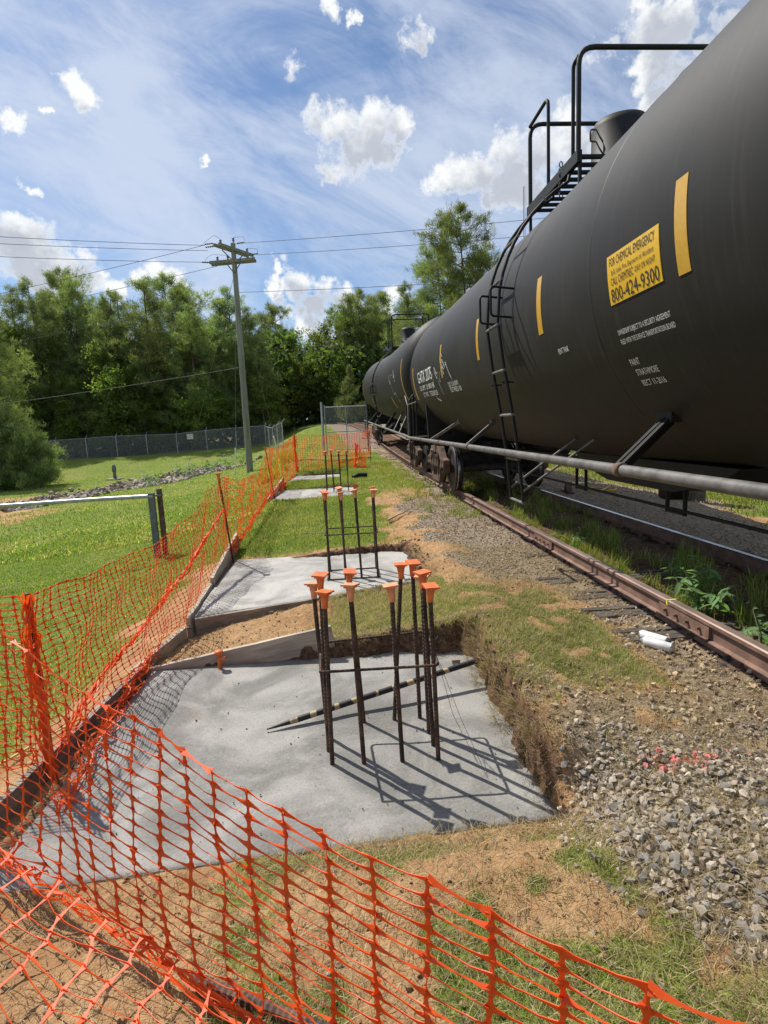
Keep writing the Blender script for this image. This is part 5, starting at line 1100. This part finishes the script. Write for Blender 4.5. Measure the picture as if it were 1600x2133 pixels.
ORD = ['first', 'second', 'third', 'fourth', 'fifth', 'sixth', 'seventh', 'eighth', 'ninth', 'tenth', 'eleventh', 'twelfth', 'thirteenth', 'fourteenth', 'fifteenth', 'sixteenth', 'seventeenth', 'eighteenth']
def sky_x(px, y): return (px-732)/FPX*y
def top_z(px, py, y): d = pix_dir(px, py); return CAMZ+d.z/d.y*y
front = [(-60, 600), (0, 590), (45, 610), (95, 600), (140, 578), (180, 600), (215, 572), (262, 600), (300, 612), (345, 596), (390, 600), (428, 640), (470, 622), (510, 598), (545, 640)]
for i, (px, py) in enumerate(front):
    y = 63+random.uniform(-2, 3); tree('pine', sky_x(px, y), y, top_z(px, py, y), f'dense green pine at the front of the wood, {ORD[i]} from the left', random.uniform(1.0, 1.3))
low = [(20, 820), (90, 700), (195, 790), (250, 840), (285, 715), (360, 830), (430, 800), (560, 790), (600, 780), (640, 760), (690, 770), (725, 760)]
for i, (px, py) in enumerate(low):
    y = 60+random.uniform(-.5, 1.5)+(8 if px > 580 else 0); tree('broad', sky_x(px, y), y, top_z(px, py, y), f'pale green leafy tree low at the edge of the wood, {ORD[i]} from the left', random.uniform(1.0, 1.35))
tree('pine_open', sky_x(400, 70), 70, top_z(400, 570, 70), 'tall open pine standing above the wood left of the pole', 1.1)
tree('pine_open', sky_x(210, 72), 72, top_z(222, 566, 72), 'slender open pine rising over the left part of the wood', .9)
tree('pine_open', sky_x(595, 78), 78, top_z(595, 640, 78), 'dark round topped pine right of the pole against the clouds', .95)
for i, (px, py, k, y) in enumerate(((620, 700, 'broad', 76), (650, 715, 'pine', 84), (690, 690, 'broad', 74), (730, 640, 'pine', 76), (770, 606, 'pine_open', 70), (800, 615, 'pine_open', 75), (755, 660, 'broad', 72), (820, 650, 'pine', 78), (850, 640, 'pine', 74))):
    tree(k, sky_x(px, y), y, top_z(px, py, y), f'tree in the wood behind the gate and second car, {ORD[i]} from the left', 1.15)
tree('cedar', sky_x(735, 62), 62, top_z(735, 762, 62), 'conical young pine left of the second tank car', 1.2)
tree('pine_open', sky_x(985, 50), 50, top_z(985, 432, 50), 'tall bright pine rising behind the near tank car', 1.05, 'trees beyond the cars', .6)
tree('pine', sky_x(870, 54), 54, top_z(872, 590, 54), 'lower pine just left of the tall bright pine behind the cars', 1.0, 'trees beyond the cars')
tree('pine_open', sky_x(930, 56), 56, top_z(935, 520, 56), 'pine between the lower pine and the tall bright one', .9, 'trees beyond the cars')
tree('pine', -24.0, 40.5, 11.5, 'dark low branched pine at the left edge standing in front of the fence', .95, 'trees on the lawn'); tree('bush', -21.4, 38.2, 2.6, 'dark bush at the foot of the left edge pine', 1.0, 'trees on the lawn'); tree('bush', -23.3, 38.2, 4.0, 'large dark bush cut by the left edge of the picture', .85, 'trees on the lawn')
for i in range(9): tree(random.choice(['pine', 'pine_open']), 24+6*i+random.uniform(-2, 2), 60-4*i+random.uniform(-3, 3), 17+random.uniform(-3, 3), f'pine in the row beyond the tank cars on the right, {ORD[i]} counting towards the camera', 1.1, 'trees hidden beyond the cars')
def wood_mass():
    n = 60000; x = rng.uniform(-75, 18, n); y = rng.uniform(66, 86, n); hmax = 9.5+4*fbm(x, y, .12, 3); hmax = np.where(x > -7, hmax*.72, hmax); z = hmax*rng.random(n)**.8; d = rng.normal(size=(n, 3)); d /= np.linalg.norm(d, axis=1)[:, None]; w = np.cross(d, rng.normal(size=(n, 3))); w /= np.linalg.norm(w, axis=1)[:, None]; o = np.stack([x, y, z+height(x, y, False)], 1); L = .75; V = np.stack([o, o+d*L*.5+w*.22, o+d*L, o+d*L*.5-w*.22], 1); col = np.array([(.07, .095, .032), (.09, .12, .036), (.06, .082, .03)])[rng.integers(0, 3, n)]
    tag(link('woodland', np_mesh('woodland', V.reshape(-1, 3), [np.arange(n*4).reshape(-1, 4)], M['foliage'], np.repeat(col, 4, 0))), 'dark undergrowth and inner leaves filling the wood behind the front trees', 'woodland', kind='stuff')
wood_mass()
